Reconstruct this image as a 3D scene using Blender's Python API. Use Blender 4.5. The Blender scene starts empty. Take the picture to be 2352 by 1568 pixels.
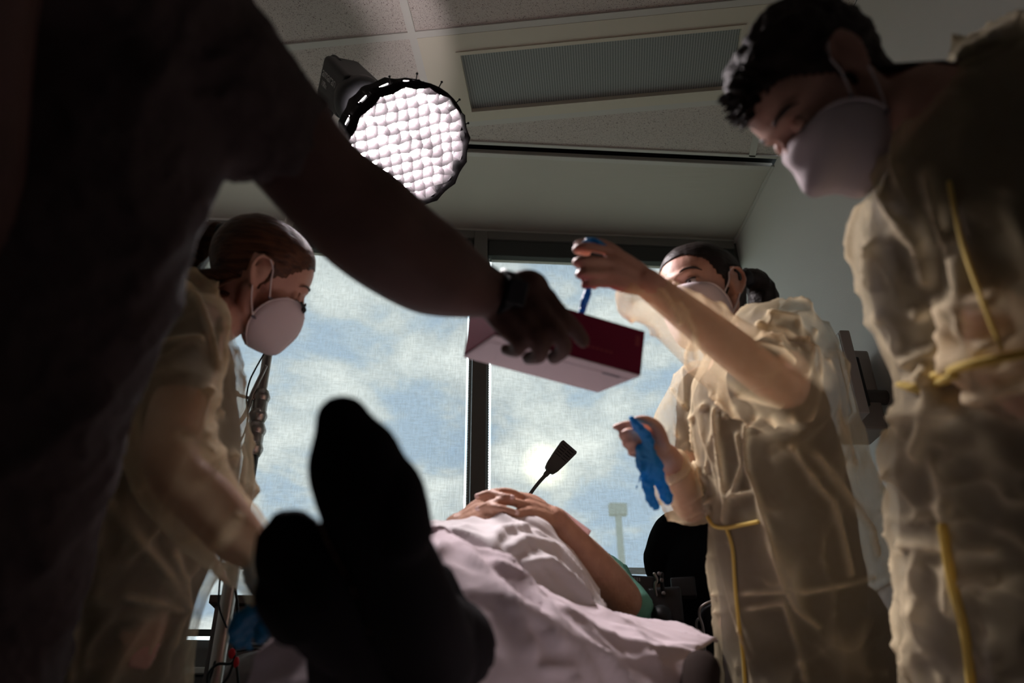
import bpy, bmesh, math, random
from mathutils import Vector, Matrix, noise
from mathutils.bvhtree import BVHTree
import numpy as np

SC = bpy.context.scene
V = Vector
R = random.Random(7)

# ------------------------------------------------------------------ camera
FPX, IW, IH, ZC = 1900.0, 2352.0, 1568.0, 0.65
_p, _y, _r = math.radians(30.4), math.radians(4.7), math.radians(0.58)
FW = V((math.sin(_y) * math.cos(_p), math.cos(_y) * math.cos(_p), math.sin(_p)))
_r0 = V((math.cos(_y), -math.sin(_y), 0)); _u0 = _r0.cross(FW)
CR = _r0 * math.cos(_r) - _u0 * math.sin(_r)
CU = _r0 * math.sin(_r) + _u0 * math.cos(_r)
CO = V((0, 0, ZC))


def ray(x, y):
    return FW + CR * ((x - IW / 2) / FPX) - CU * ((y - IH / 2) / FPX)


def P(x, y, d):                      # point seen at (x, y), d metres along the view axis
    return CO + ray(x, y) * d


def PY(x, y, Y):                     # point seen at (x, y) on the plane y = Y
    r = ray(x, y); return CO + r * (Y / r.y)


def PZ(x, y, Z):
    r = ray(x, y); return CO + r * ((Z - ZC) / r.z)


def CD(x, y, z):                     # direction given as right, down, away of the camera's frame
    return (CR * x - CU * y + FW * z).normalized()


cam_d = bpy.data.cameras.new('camera'); cam = bpy.data.objects.new('camera', cam_d)
SC.collection.objects.link(cam)
cam.matrix_world = Matrix.Translation(CO) @ Matrix((CR, CU, -FW)).transposed().to_4x4()
cam_d.sensor_width = 36.0; cam_d.lens = 36.0 * FPX / IW
cam_d.clip_start = 0.02; cam_d.clip_end = 500
cam_d.dof.use_dof = True; cam_d.dof.focus_distance = 2.6; cam_d.dof.aperture_fstop = 2.6
SC.camera = cam

SC.view_settings.view_transform = 'Standard'; SC.view_settings.look = 'None'
SC.view_settings.gamma = 1.0; SC.view_settings.use_curve_mapping = False
SC.view_settings.exposure = 0.0
SC.cycles.max_bounces = 8; SC.cycles.diffuse_bounces = 4; SC.cycles.transparent_max_bounces = 16
SC.cycles.transmission_bounces = 6; SC.cycles.glossy_bounces = 3
SC.cycles.sample_clamp_indirect = 4.0
SC.cycles.caustics_reflective = False; SC.cycles.caustics_refractive = False

# ------------------------------------------------------------------ world: hazy blue sky with broken cloud
SUN_DIR = ray(1250, 1070).normalized()
SKY_POWER = 1.0
wd = bpy.data.worlds.new('sky'); SC.world = wd; wd.use_nodes = True
nt = wd.node_tree; nt.nodes.clear()


def N(nt, t, **kw):
    n = nt.nodes.new(t)
    for k, v in kw.items():
        if k in n.inputs.keys() if isinstance(k, str) else False:
            n.inputs[k].default_value = v
        else:
            setattr(n, k, v)
    return n


def ramp(nt, stops, interp='LINEAR'):
    n = nt.nodes.new('ShaderNodeValToRGB'); cr = n.color_ramp; cr.interpolation = interp
    while len(cr.elements) < len(stops): cr.elements.new(0.5)
    for e, (p, c) in zip(cr.elements, stops):
        e.position = p; e.color = (c[0], c[1], c[2], 1) if not isinstance(c, (int, float)) else (c, c, c, 1)
    return n


tc = N(nt, 'ShaderNodeTexCoord'); sep = N(nt, 'ShaderNodeSeparateXYZ')
nt.links.new(tc.outputs['Generated'], sep.inputs[0])
zc = N(nt, 'ShaderNodeMath', operation='MAXIMUM'); zc.inputs[1].default_value = 0.03
nt.links.new(sep.outputs[2], zc.inputs[0])
zo = N(nt, 'ShaderNodeMath', operation='ADD'); zo.inputs[1].default_value = 0.22
nt.links.new(zc.outputs[0], zo.inputs[0])
dvx = N(nt, 'ShaderNodeMath', operation='DIVIDE'); dvy = N(nt, 'ShaderNodeMath', operation='DIVIDE')
nt.links.new(sep.outputs[0], dvx.inputs[0]); nt.links.new(zo.outputs[0], dvx.inputs[1])
nt.links.new(sep.outputs[1], dvy.inputs[0]); nt.links.new(zo.outputs[0], dvy.inputs[1])
cmb = N(nt, 'ShaderNodeCombineXYZ'); nt.links.new(dvx.outputs[0], cmb.inputs[0]); nt.links.new(dvy.outputs[0], cmb.inputs[1])
cn = N(nt, 'ShaderNodeTexNoise'); cn.inputs['Scale'].default_value = 3.8; cn.inputs['Detail'].default_value = 9
cn.inputs['Roughness'].default_value = 0.60; cn.inputs['Distortion'].default_value = 0.25
nt.links.new(cmb.outputs[0], cn.inputs['Vector'])
cn2 = N(nt, 'ShaderNodeTexNoise'); cn2.inputs['Scale'].default_value = 1.1; cn2.inputs['Detail'].default_value = 2
nt.links.new(cmb.outputs[0], cn2.inputs['Vector'])
cm = N(nt, 'ShaderNodeMix', data_type='RGBA'); cm.inputs[0].default_value = 0.3
nt.links.new(cn.outputs[0], cm.inputs[6]); nt.links.new(cn2.outputs[0], cm.inputs[7])
cr_ = ramp(nt, [(0.42, (1.05, 1.52, 2.12)), (0.465, (1.36, 1.76, 2.18)), (0.50, (1.85, 2.08, 2.22)),
                (0.54, (2.40, 2.60, 2.65)), (0.60, (3.1, 3.25, 3.2)), (0.72, (3.9, 3.9, 3.8))])
nt.links.new(cm.outputs[2], cr_.inputs[0])
# sun behind thin cloud: a soft round glow about the sun's direction
dt = N(nt, 'ShaderNodeVectorMath', operation='DOT_PRODUCT'); dt.inputs[1].default_value = SUN_DIR
nrm = N(nt, 'ShaderNodeVectorMath', operation='NORMALIZE')
nt.links.new(tc.outputs['Generated'], nrm.inputs[0]); nt.links.new(nrm.outputs[0], dt.inputs[0])
ac = N(nt, 'ShaderNodeMath', operation='ARCCOSINE'); nt.links.new(dt.outputs['Value'], ac.inputs[0])
sr = ramp(nt, [(0.0, (60, 56, 44)), (0.010, (30, 28, 22)), (0.014, (3.0, 2.6, 1.6)), (0.03, (0.25, 0.2, 0.1)), (0.09, (0, 0, 0))])
nt.links.new(ac.outputs[0], sr.inputs[0])
ad = N(nt, 'ShaderNodeMix', data_type='RGBA', blend_type='ADD'); ad.inputs[0].default_value = 1
nt.links.new(cr_.outputs[0], ad.inputs[6]); nt.links.new(sr.outputs[0], ad.inputs[7])
# ground half: dull green-grey
gm = N(nt, 'ShaderNodeMix', data_type='RGBA'); gm.inputs[7].default_value = (0.9, 1.1, 0.95, 1)
gs = N(nt, 'ShaderNodeMapRange'); gs.inputs[1].default_value = 0.0; gs.inputs[2].default_value = -0.02
nt.links.new(sep.outputs[2], gs.inputs[0]); nt.links.new(gs.outputs[0], gm.inputs[0])
nt.links.new(ad.outputs[2], gm.inputs[6])
bg = N(nt, 'ShaderNodeBackground'); bg.inputs[1].default_value = SKY_POWER
wo = N(nt, 'ShaderNodeOutputWorld')
nt.links.new(gm.outputs[2], bg.inputs[0]); nt.links.new(bg.outputs[0], wo.inputs[0])

LAMP_POWER = 175.0

# ------------------------------------------------------------------ materials
MATS = {}


def mat(name, col, rough=0.6, bump=None, bscale=80, bstr=0.2, metal=0.0, trans=0.0, transl=0.0, spec=0.3,
        emit=None, estr=0.0, vary=None, stretch=None, sheen=0.0, sss=0.0):
    m = bpy.data.materials.new(name); m.use_nodes = True; t = m.node_tree
    b = t.nodes['Principled BSDF']; out = t.nodes['Material Output']
    b.inputs['Base Color'].default_value = (*col, 1); b.inputs['Roughness'].default_value = rough
    b.inputs['Metallic'].default_value = metal; b.inputs['Specular IOR Level'].default_value = spec
    if sheen: b.inputs['Sheen Weight'].default_value = sheen
    if emit: b.inputs['Emission Color'].default_value = (*emit, 1); b.inputs['Emission Strength'].default_value = estr
    c = N(t, 'ShaderNodeTexCoord')
    mp = N(t, 'ShaderNodeMapping'); mp.inputs['Scale'].default_value = stretch or (1, 1, 1)
    t.links.new(c.outputs['Object'], mp.inputs[0])
    colsrc = None
    if vary:
        n = N(t, 'ShaderNodeTexNoise'); n.inputs['Scale'].default_value = vary[0]; n.inputs['Detail'].default_value = 6
        t.links.new(mp.outputs[0], n.inputs['Vector'])
        rp = ramp(t, [(0.35, vary[1]), (0.65, col)]); t.links.new(n.outputs[0], rp.inputs[0])
        t.links.new(rp.outputs[0], b.inputs['Base Color']); colsrc = rp.outputs[0]
    bn = None
    if bump:
        if bump == 'noise':
            n = N(t, 'ShaderNodeTexNoise'); n.inputs['Scale'].default_value = bscale; n.inputs['Detail'].default_value = 5
        elif bump == 'wave':
            n = N(t, 'ShaderNodeTexWave'); n.inputs['Scale'].default_value = bscale; n.inputs['Distortion'].default_value = 2
        else:
            n = N(t, 'ShaderNodeTexVoronoi'); n.inputs['Scale'].default_value = bscale
        t.links.new(mp.outputs[0], n.inputs['Vector'])
        bn = N(t, 'ShaderNodeBump'); bn.inputs['Strength'].default_value = bstr; bn.inputs['Distance'].default_value = 0.01
        t.links.new(n.outputs[0], bn.inputs['Height']); t.links.new(bn.outputs[0], b.inputs['Normal'])
    last = b.outputs[0]
    if transl:
        tl = N(t, 'ShaderNodeBsdfTranslucent'); tl.inputs[0].default_value = (*col, 1)
        if colsrc: t.links.new(colsrc, tl.inputs[0])
        if bn: t.links.new(bn.outputs[0], tl.inputs['Normal'])
        mx = N(t, 'ShaderNodeMixShader'); mx.inputs[0].default_value = transl
        t.links.new(last, mx.inputs[1]); t.links.new(tl.outputs[0], mx.inputs[2]); last = mx.outputs[0]
    if trans:
        tp = N(t, 'ShaderNodeBsdfTransparent'); tp.inputs[0].default_value = (1, 1, 1, 1)
        mx = N(t, 'ShaderNodeMixShader'); mx.inputs[0].default_value = trans
        t.links.new(last, mx.inputs[1]); t.links.new(tp.outputs[0], mx.inputs[2]); last = mx.outputs[0]
    t.links.new(last, out.inputs[0])
    MATS[name] = m
    return m


M_wall = mat('wall_paint', (.82, .785, .75), .75, 'noise', 260, .12)
M_wall_l = mat('wall_paint_low', (.80, .75, .80), .75, 'noise', 260, .10)
M_soffit = mat('soffit_panel', (.60, .56, .50), .8, 'wave', 60, .10, stretch=(.02, 1, 1))
M_trim = mat('ceiling_metal', (.62, .59, .55), .5)
M_fixture = mat('fixture_enamel', (.66, .60, .50), .5)
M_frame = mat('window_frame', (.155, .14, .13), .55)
M_cass = mat('blind_cassette', (.05, .05, .05), .6)
M_black = mat('black_plastic', (.012, .012, .013), .45)
M_blackf = mat('black_fabric', (.016, .013, .015), .9, 'noise', 400, .2, spec=.1)
M_floor = mat('vinyl_floor', (.12, .12, .12), .4, vary=(4, (.10, .10, .10)))
M_steel = mat('brushed_steel', (.42, .38, .35), .32, metal=1.0)
M_chrome = mat('chrome', (.6, .58, .56), .15, metal=1.0)
M_skin = mat('skin', (.60, .35, .26), .5, 'noise', 220, .12, vary=(18, (.52, .27, .20)), spec=.4)
M_skin_backlit = mat('skin_backlit', (.125, .062, .050), .6, 'noise', 220, .12, vary=(18, (.10, .050, .040)), spec=.25)  # shade of the backlit man at the left is put into this skin colour
M_skin_f = mat('skin_tanned', (.50, .28, .19), .5, 'noise', 240, .15, vary=(30, (.42, .22, .15)), spec=.4)
M_nail = mat('nail', (.78, .56, .52), .3)
M_scrub = mat('scrubs_dark', (.022, .018, .022), .85, 'noise', 120, .2)
M_scrubm = mat('scrubs_maroon', (.075, .052, .050), .85, 'noise', 120, .2)
M_gown = mat('gown_yellow', (.90, .76, .50), .8, 'noise', 500, .12, trans=.5, transl=.40, vary=(60, (.85, .71, .45)))
_t = M_gown.node_tree                      # folds of the thin cloth lie double and let less through
_at = N(_t, 'ShaderNodeAttribute', attribute_name='fold'); _mr = N(_t, 'ShaderNodeMapRange')
_mr.inputs[1].default_value = 0.05; _mr.inputs[2].default_value = .9; _mr.inputs[3].default_value = .65; _mr.inputs[4].default_value = .05
_t.links.new(_at.outputs['Fac'], _mr.inputs[0])
_ms = [n for n in _t.nodes if n.type == 'MIX_SHADER'][-1]; _t.links.new(_mr.outputs[0], _ms.inputs[0])
M_tie = mat('gown_tie', (.85, .66, .20), .8, transl=.3)
M_mask = mat('mask_white', (.82, .72, .74), .85, 'noise', 600, .08, transl=.15)
M_strap = mat('elastic_white', (.80, .72, .72), .8)
M_hair = mat('hair_dark', (.016, .010, .008), .5, 'noise', 150, .35, spec=.3, stretch=(.12, .5, 1))
M_hairb = mat('hair_brown', (.12, .048, .022), .5, 'noise', 150, .35, spec=.3, stretch=(.12, .5, 1), vary=(150, (.05, .02, .010)))
M_hairs = mat('hair_short', (.030, .018, .014), .6, 'noise', 300, .6)
M_glove = mat('glove_blue', (.02, .30, .62), .4, 'noise', 90, .35, transl=.35, spec=.4)
M_sheet = mat('sheet_cotton', (.76, .65, .69), .9, 'noise', 700, .08, transl=.12)
M_blank = mat('blanket_white', (.80, .76, .77), .9, 'noise', 700, .08, transl=.12)
M_green = mat('gown_green', (.22, .55, .42), .85, 'noise', 300, .1, transl=.25)
M_box = mat('carton_maroon', (.20, .006, .040), .6, spec=.15)
M_boxw = mat('carton_white', (.72, .60, .64), .5)
M_goldp = mat('print_gold', (.30, .03, .05), .5)
M_greyp = mat('print_grey', (.25, .22, .26), .5)
M_lamp = mat('lamp_housing', (.15, .13, .125), .45)
M_plast = mat('grey_plastic', (.38, .33, .30), .5)
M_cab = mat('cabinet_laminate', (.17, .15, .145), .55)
M_cabt = mat('cabinet_top', (.12, .09, .075), .5)
M_red = mat('red_plastic', (.55, .02, .03), .4)
M_white = mat('white_paint', (.75, .75, .75), .5)
M_eye = mat('eye_white', (.7, .65, .62), .2)
M_iris = mat('iris_dark', (.03, .02, .015), .15)
M_mond = mat('screen_dark', (.02, .02, .022), .2)
M_paper = mat('paper_tag', (.85, .68, .68), .7, transl=.5)
M_pole = mat('far_pole', (.40, .45, .43), .8)
M_leaf = mat('far_tree', (.10, .22, .16), .9)
M_diff = mat('lamp_diffuser', (.9, .9, .9), .8, emit=(1.0, .90, .92), estr=LAMP_POWER)
M_grid = mat('grid_fabric', (.022, .019, .0205), .8, transl=.25, spec=.02)


def speck_mat(name, col, dark):
    m = mat(name, col, .9, 'noise', 300, .12); t = m.node_tree; b = t.nodes['Principled BSDF']
    c = N(t, 'ShaderNodeTexCoord')
    n = N(t, 'ShaderNodeTexNoise'); n.inputs['Scale'].default_value = 260; n.inputs['Detail'].default_value = 2
    n.inputs['Distortion'].default_value = 1.6
    t.links.new(c.outputs['Object'], n.inputs['Vector'])
    rp = ramp(t, [(0.37, dark), (0.405, col)]); t.links.new(n.outputs[0], rp.inputs[0])
    t.links.new(rp.outputs[0], b.inputs['Base Color'])
    return m


M_tile = speck_mat('mineral_tile', (.62, .55, .51), (.16, .11, .10))


def mesh_mat():
    m = mat('perforated_metal', (.30, .32, .32), .5); t = m.node_tree; b = t.nodes['Principled BSDF']
    c = N(t, 'ShaderNodeTexCoord'); mp = N(t, 'ShaderNodeMapping'); mp.inputs['Scale'].default_value = (110, 170, 1)
    mp.inputs['Rotation'].default_value = (0, 0, 0)
    t.links.new(c.outputs['Object'], mp.inputs[0])
    v = N(t, 'ShaderNodeTexVoronoi'); v.inputs['Randomness'].default_value = 0.0; v.inputs['Scale'].default_value = 1.0
    t.links.new(mp.outputs[0], v.inputs['Vector'])
    rp = ramp(t, [(0.30, (.14, .15, .15)), (0.42, (.37, .38, .37))]); t.links.new(v.outputs[0], rp.inputs[0])
    t.links.new(rp.outputs[0], b.inputs['Base Color'])
    return m


M_mesh = mesh_mat()


def blind_mat():
    m = bpy.data.materials.new('blind_weave'); m.use_nodes = True; t = m.node_tree; t.nodes.clear()
    o = N(t, 'ShaderNodeOutputMaterial')
    c = N(t, 'ShaderNodeTexCoord')
    sp = N(t, 'ShaderNodeSeparateXYZ'); t.links.new(c.outputs['Object'], sp.inputs[0])
    outs = []
    for (i, sc, st) in ((0, 210, (1, 1, .12)), (2, 210, (.12, 1, 1))):
        mp = N(t, 'ShaderNodeMapping'); mp.inputs['Scale'].default_value = st
        t.links.new(c.outputs['Object'], mp.inputs[0])
        n = N(t, 'ShaderNodeTexNoise'); n.inputs['Scale'].default_value = sc; n.inputs['Detail'].default_value = 1
        t.links.new(mp.outputs[0], n.inputs['Vector']); outs.append(n.outputs[0])
    a = N(t, 'ShaderNodeMath', operation='ADD'); t.links.new(outs[0], a.inputs[0]); t.links.new(outs[1], a.inputs[1])
    mr = N(t, 'ShaderNodeMapRange'); mr.inputs[1].default_value = .75; mr.inputs[2].default_value = 1.25
    mr.inputs[3].default_value = .19; mr.inputs[4].default_value = .27
    t.links.new(a.outputs[0], mr.inputs[0])
    tp = N(t, 'ShaderNodeBsdfTransparent'); df = N(t, 'ShaderNodeBsdfDiffuse'); df.inputs[0].default_value = (.42, .44, .44, 1)
    tl = N(t, 'ShaderNodeBsdfTranslucent'); tl.inputs[0].default_value = (.17, .150, .125, 1)
    m1 = N(t, 'ShaderNodeAddShader')
    df.inputs[0].default_value = (.28, .29, .29, 1)
    t.links.new(df.outputs[0], m1.inputs[0]); t.links.new(tl.outputs[0], m1.inputs[1])
    m2 = N(t, 'ShaderNodeMixShader')
    t.links.new(mr.outputs[0], m2.inputs[0]); t.links.new(m1.outputs[0], m2.inputs[1]); t.links.new(tp.outputs[0], m2.inputs[2])
    t.links.new(m2.outputs[0], o.inputs[0])
    return m


M_blind = blind_mat()

# ------------------------------------------------------------------ object helpers
COL = SC.collection


def put(name, me, m, parent=None, smooth=False):
    o = bpy.data.objects.new(name, me)
    if m is not None:
        me.materials.clear()
        for x in (m if isinstance(m, (list, tuple)) else [m]): me.materials.append(x)
    COL.objects.link(o)
    if parent is not None:
        o.parent = parent; o.matrix_parent_inverse = parent.matrix_world.inverted()
    if smooth and len(me.polygons):
        me.polygons.foreach_set('use_smooth', [True] * len(me.polygons))
    return o


def tag(o, label, cat, group=None, kind=None):
    if label: o['label'] = label
    if cat: o['category'] = cat
    if group: o['group'] = group
    if kind: o['kind'] = kind
    return o


def struct(o, label, cat):
    o['kind'] = 'structure'; return tag(o, label, cat)


def thing(name, loc, label, cat, group=None):
    e = bpy.data.objects.new(name, None); COL.objects.link(e); e.location = loc; e.empty_display_size = .05
    bpy.context.view_layer.update()
    e.matrix_world = Matrix.Translation(V(loc))
    return tag(e, label, cat, group)


def mesh(vs, fs, name='m'):
    me = bpy.data.meshes.new(name); me.from_pydata([tuple(v) for v in vs], [], fs); me.update(); return me


def join(parts):
    vs, fs = [], []
    for a, b in parts:
        k = len(vs); vs += list(a); fs += [tuple(i + k for i in f) for f in b]
    return vs, fs


def box_vf(c, sx, sy, sz, ax=None):
    c = V(c); X, Y, Z = ax if ax else (V((1, 0, 0)), V((0, 1, 0)), V((0, 0, 1)))
    vs = [c + X * (sx / 2 * i) + Y * (sy / 2 * j) + Z * (sz / 2 * k) for i in (-1, 1) for j in (-1, 1) for k in (-1, 1)]
    return vs, [(0, 1, 3, 2), (4, 6, 7, 5), (0, 4, 5, 1), (2, 3, 7, 6), (0, 2, 6, 4), (1, 5, 7, 3)]


def bev(vf, w=.004, seg=2):
    me = mesh(*vf); bm = bmesh.new(); bm.from_mesh(me)
    bmesh.ops.recalc_face_normals(bm, faces=bm.faces)
    bmesh.ops.bevel(bm, geom=list(bm.edges), offset=w, segments=seg, affect='EDGES', profile=.6)
    bm.to_mesh(me); bm.free(); return me


def span(a, b):                       # box between corners
    a, b = V(a), V(b); c = (a + b) / 2; s = b - a
    return box_vf(c, abs(s.x), abs(s.y), abs(s.z))


def cr_pt(p0, p1, p2, p3, t):
    return .5 * ((2 * p1) + (p2 - p0) * t + (2 * p0 - 5 * p1 + 4 * p2 - p3) * t * t + (3 * p1 - p0 - 3 * p2 + p3) * t ** 3)


def cr_line(pts, n):                  # Catmull-Rom through pts (numpy arrays), n segments per span
    pts = [np.array(p, float) for p in pts]
    q = [2 * pts[0] - pts[1]] + pts + [2 * pts[-1] - pts[-2]]
    out = []
    for i in range(1, len(q) - 2):
        for k in range(n): out.append(cr_pt(q[i - 1], q[i], q[i + 1], q[i + 2], k / n))
    out.append(q[-2]); return out


def frames(path, up=None):
    T = []
    for i in range(len(path)):
        a = path[max(i - 1, 0)]; b = path[min(i + 1, len(path) - 1)]
        T.append((V(b) - V(a)).normalized())
    u = V(up) if up is not None else (V((0, 0, 1)) if abs(T[0].z) < .9 else V((1, 0, 0)))
    out = []
    n = (u - T[0] * u.dot(T[0])).normalized()
    for t in T:
        n = (n - t * n.dot(t)).normalized()
        out.append((t, n, t.cross(n)))
    return out


def tube(pts, rad, seg=12, sub=4, up=None, flat=None, caps=True):
    """closed tube through pts; rad per point (or one); flat = factor on the second axis"""
    k = len(pts)
    if not isinstance(rad, (list, tuple)): rad = [rad] * k
    ff = flat if isinstance(flat, (list, tuple)) else [flat or 1] * k
    d = [np.array([*V(p), r, f]) for p, r, f in zip(pts, rad, ff)]
    L = cr_line(d, sub) if sub > 1 and k > 1 else d
    path = [V(x[:3]) for x in L]; fr = frames(path, up)
    vs, fs = [], []
    for (t, n, b), x in zip(fr, L):
        c = V(x[:3]); r = max(x[3], 1e-4); f = x[4]
        for j in range(seg):
            a = 2 * math.pi * j / seg
            vs.append(c + n * (r * f * math.cos(a)) + b * (r * math.sin(a)))
    m = len(L)
    for i in range(m - 1):
        for j in range(seg):
            fs.append((i * seg + j, i * seg + (j + 1) % seg, (i + 1) * seg + (j + 1) % seg, (i + 1) * seg + j))
    if caps:
        for (i, s) in ((0, -1), (m - 1, 1)):
            t, n, b = fr[i]; x = L[i]; c = V(x[:3]); r = max(x[3], 1e-4); f = x[4]
            base = i * seg; prev = [base + j for j in range(seg)]
            for q in (40, 70):
                a0 = math.radians(q); k0 = len(vs)
                for j in range(seg):
                    a = 2 * math.pi * j / seg
                    vs.append(c + t * (s * r * math.sin(a0)) + (n * (f * math.cos(a)) + b * math.sin(a)) * (r * math.cos(a0)))
                cur = [k0 + j for j in range(seg)]
                for j in range(seg):
                    qd = (prev[j], prev[(j + 1) % seg], cur[(j + 1) % seg], cur[j])
                    fs.append(qd if s > 0 else qd[::-1])
                prev = cur
            vs.append(c + t * (s * r)); kk = len(vs) - 1
            for j in range(seg):
                tr = (prev[j], prev[(j + 1) % seg], kk); fs.append(tr if s > 0 else tr[::-1])
    return vs, fs


def ell(c, r, M=None, nu=20, nv=14):
    """ellipsoid; r = radii, M = 3x3 axes as rows (Vectors)"""
    c = V(c); X, Y, Z = M if M else (V((1, 0, 0)), V((0, 1, 0)), V((0, 0, 1)))
    vs = [c + Z * r[2]]; fs = []
    for i in range(1, nv):
        a = math.pi * i / nv
        for j in range(nu):
            b = 2 * math.pi * j / nu
            vs.append(c + X * (r[0] * math.sin(a) * math.cos(b)) + Y * (r[1] * math.sin(a) * math.sin(b)) + Z * (r[2] * math.cos(a)))
    vs.append(c - Z * r[2]); e = len(vs) - 1
    for j in range(nu): fs.append((0, 1 + j, 1 + (j + 1) % nu))
    for i in range(nv - 2):
        for j in range(nu):
            a = 1 + i * nu + j; b = 1 + i * nu + (j + 1) % nu
            fs.append((a, a + nu, b + nu, b))
    for j in range(nu): fs.append((e, e - nu + (j + 1) % nu, e - nu + j))
    return vs, fs


def ring_loft(rings, seg=32, sub=4, caps=True, power=2.0):
    """rings: (center, a-vector, b-vector) -> closed or open loft"""
    d = [np.array([*V(c), *V(a), *V(b)]) for c, a, b in rings]
    L = cr_line(d, sub) if sub > 1 else d
    vs, fs = [], []
    for x in L:
        c, a, b = V(x[:3]), V(x[3:6]), V(x[6:9])
        for j in range(seg):
            t = 2 * math.pi * j / seg; ct, st = math.cos(t), math.sin(t)
            e = 2 / power
            vs.append(c + a * (math.copysign(abs(ct) ** e, ct)) + b * (math.copysign(abs(st) ** e, st)))
    m = len(L)
    for i in range(m - 1):
        for j in range(seg):
            fs.append((i * seg + j, i * seg + (j + 1) % seg, (i + 1) * seg + (j + 1) % seg, (i + 1) * seg + j))
    if caps:
        for i in (0, m - 1):
            vs.append(V(L[i][:3])); k = len(vs) - 1
            for j in range(seg):
                t = (i * seg + j, i * seg + (j + 1) % seg, k); fs.append(t if i else t[::-1])
    return vs, fs


def remesh(parts, voxel=.006, smooth=6, fac=.5):
    me = mesh(*join(parts)); o = bpy.data.objects.new('tmp', me); COL.objects.link(o)
    r = o.modifiers.new('r', 'REMESH'); r.mode = 'VOXEL'; r.voxel_size = voxel
    if smooth:
        s = o.modifiers.new('s', 'SMOOTH'); s.iterations = smooth; s.factor = fac
    dg = bpy.context.evaluated_depsgraph_get(); dg.update()
    out = bpy.data.meshes.new_from_object(o.evaluated_get(dg))
    bpy.data.objects.remove(o); bpy.data.meshes.remove(me)
    out.polygons.foreach_set('use_smooth', [True] * len(out.polygons))
    return out


def get_co(me):
    a = np.empty(len(me.vertices) * 3); me.vertices.foreach_get('co', a); return a.reshape(-1, 3)


def get_no(me):
    a = np.empty(len(me.vertices) * 3); me.vertices.foreach_get('normal', a); return a.reshape(-1, 3)


def set_co(me, a):
    me.vertices.foreach_set('co', a.ravel()); me.update()


def ridged(p, s, seed=0.0, octv=3):
    v = 0; amp = 1; tot = 0
    q = V((p[0] * s + seed, p[1] * s - seed * 1.7, p[2] * s + seed * .6))
    for _ in range(octv):
        n = noise.noise(q); v += amp * (1 - abs(n) * 2.4); tot += amp; amp *= .5; q = q * 2.03 + V((3.1, 1.7, -2.2))
    return v / tot


def add_fold(me, w):
    at = me.attributes.get('fold') or me.attributes.new('fold', 'FLOAT', 'POINT')
    a = np.empty(len(me.vertices)); at.data.foreach_get('value', a)
    at.data.foreach_set('value', np.clip(a + w, 0, 1))


def wrinkle(me, amp, scale, axis=None, stretch=1.0, seed=0.0, octv=3, sharp=2.0, mask=None, fold=0.0):
    """push vertices along their normals by ridged noise drawn out along an axis"""
    co, no = get_co(me), get_no(me); w_ = np.zeros(len(co))
    A = V(axis).normalized() if axis is not None else None
    for i in range(len(co)):
        p = V(co[i])
        q = p if A is None else p - A * (p.dot(A) * (1 - 1 / stretch))
        r = max(ridged(q, scale, seed, octv), 0) ** sharp
        w_[i] = r
        co[i] += no[i] * ((r - .3) * amp * (mask(p) if mask else 1))
    set_co(me, co)
    if fold: add_fold(me, w_ * fold)


def ridge_lines(me, lines):
    """raise sharp creases along world polylines: (points, height, half-width)"""
    co, no = get_co(me), get_no(me); fo = np.zeros(len(co))
    for pts, h, w in lines:
        pts = [np.array(V(p)) for p in pts]
        best = np.full(len(co), 1e9)
        for a, b in zip(pts[:-1], pts[1:]):
            ab = b - a; t = np.clip(((co - a) @ ab) / (ab @ ab), 0, 1)
            dd = np.linalg.norm(co - (a + t[:, None] * ab), axis=1); best = np.minimum(best, dd)
        e = np.exp(-(best / w) ** 1.4); co += no * (h * e)[:, None]; fo = np.maximum(fo, e)
    set_co(me, co); add_fold(me, fo)


def bvh(me): return BVHTree.FromPolygons([v.co for v in me.vertices], [p.vertices for p in me.polygons])


def tuck(me, bv, gap, where=None):
    """move vertices that stand outside another surface back under it"""
    co = get_co(me)
    for i in range(len(co)):
        p = V(co[i])
        if where and not where(p): continue
        h = bv.find_nearest(p, .25)
        if h[0] is None: continue
        s = (p - h[0]).dot(h[1])
        if s > -gap and (s < 0 or (p - h[0]).length < .12): co[i] = h[0] - h[1] * gap
    set_co(me, co)


def surf(ctrl, nu=8, nv=8):
    """bicubic sheet through a grid of control points (rows of Vectors)"""
    rows = [cr_line([np.array(V(p)) for p in r], nu) for r in ctrl]
    w = len(rows[0]); cols = [cr_line([r[j] for r in rows], nv) for j in range(w)]
    h = len(cols[0]); vs = [V(cols[j][i]) for i in range(h) for j in range(w)]
    fs = [(i * w + j, i * w + j + 1, (i + 1) * w + j + 1, (i + 1) * w + j) for i in range(h - 1) for j in range(w - 1)]
    return vs, fs


def solid(me, t):
    o = bpy.data.objects.new('tmp', me); COL.objects.link(o)
    s = o.modifiers.new('s', 'SOLIDIFY'); s.thickness = t; s.offset = 0
    dg = bpy.context.evaluated_depsgraph_get(); dg.update()
    out = bpy.data.meshes.new_from_object(o.evaluated_get(dg)); bpy.data.objects.remove(o)
    out.polygons.foreach_set('use_smooth', [True] * len(out.polygons)); return out


def cable(pts, r, sub=6, seg=8):
    return mesh(*tube(pts, r, seg, sub))


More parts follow.
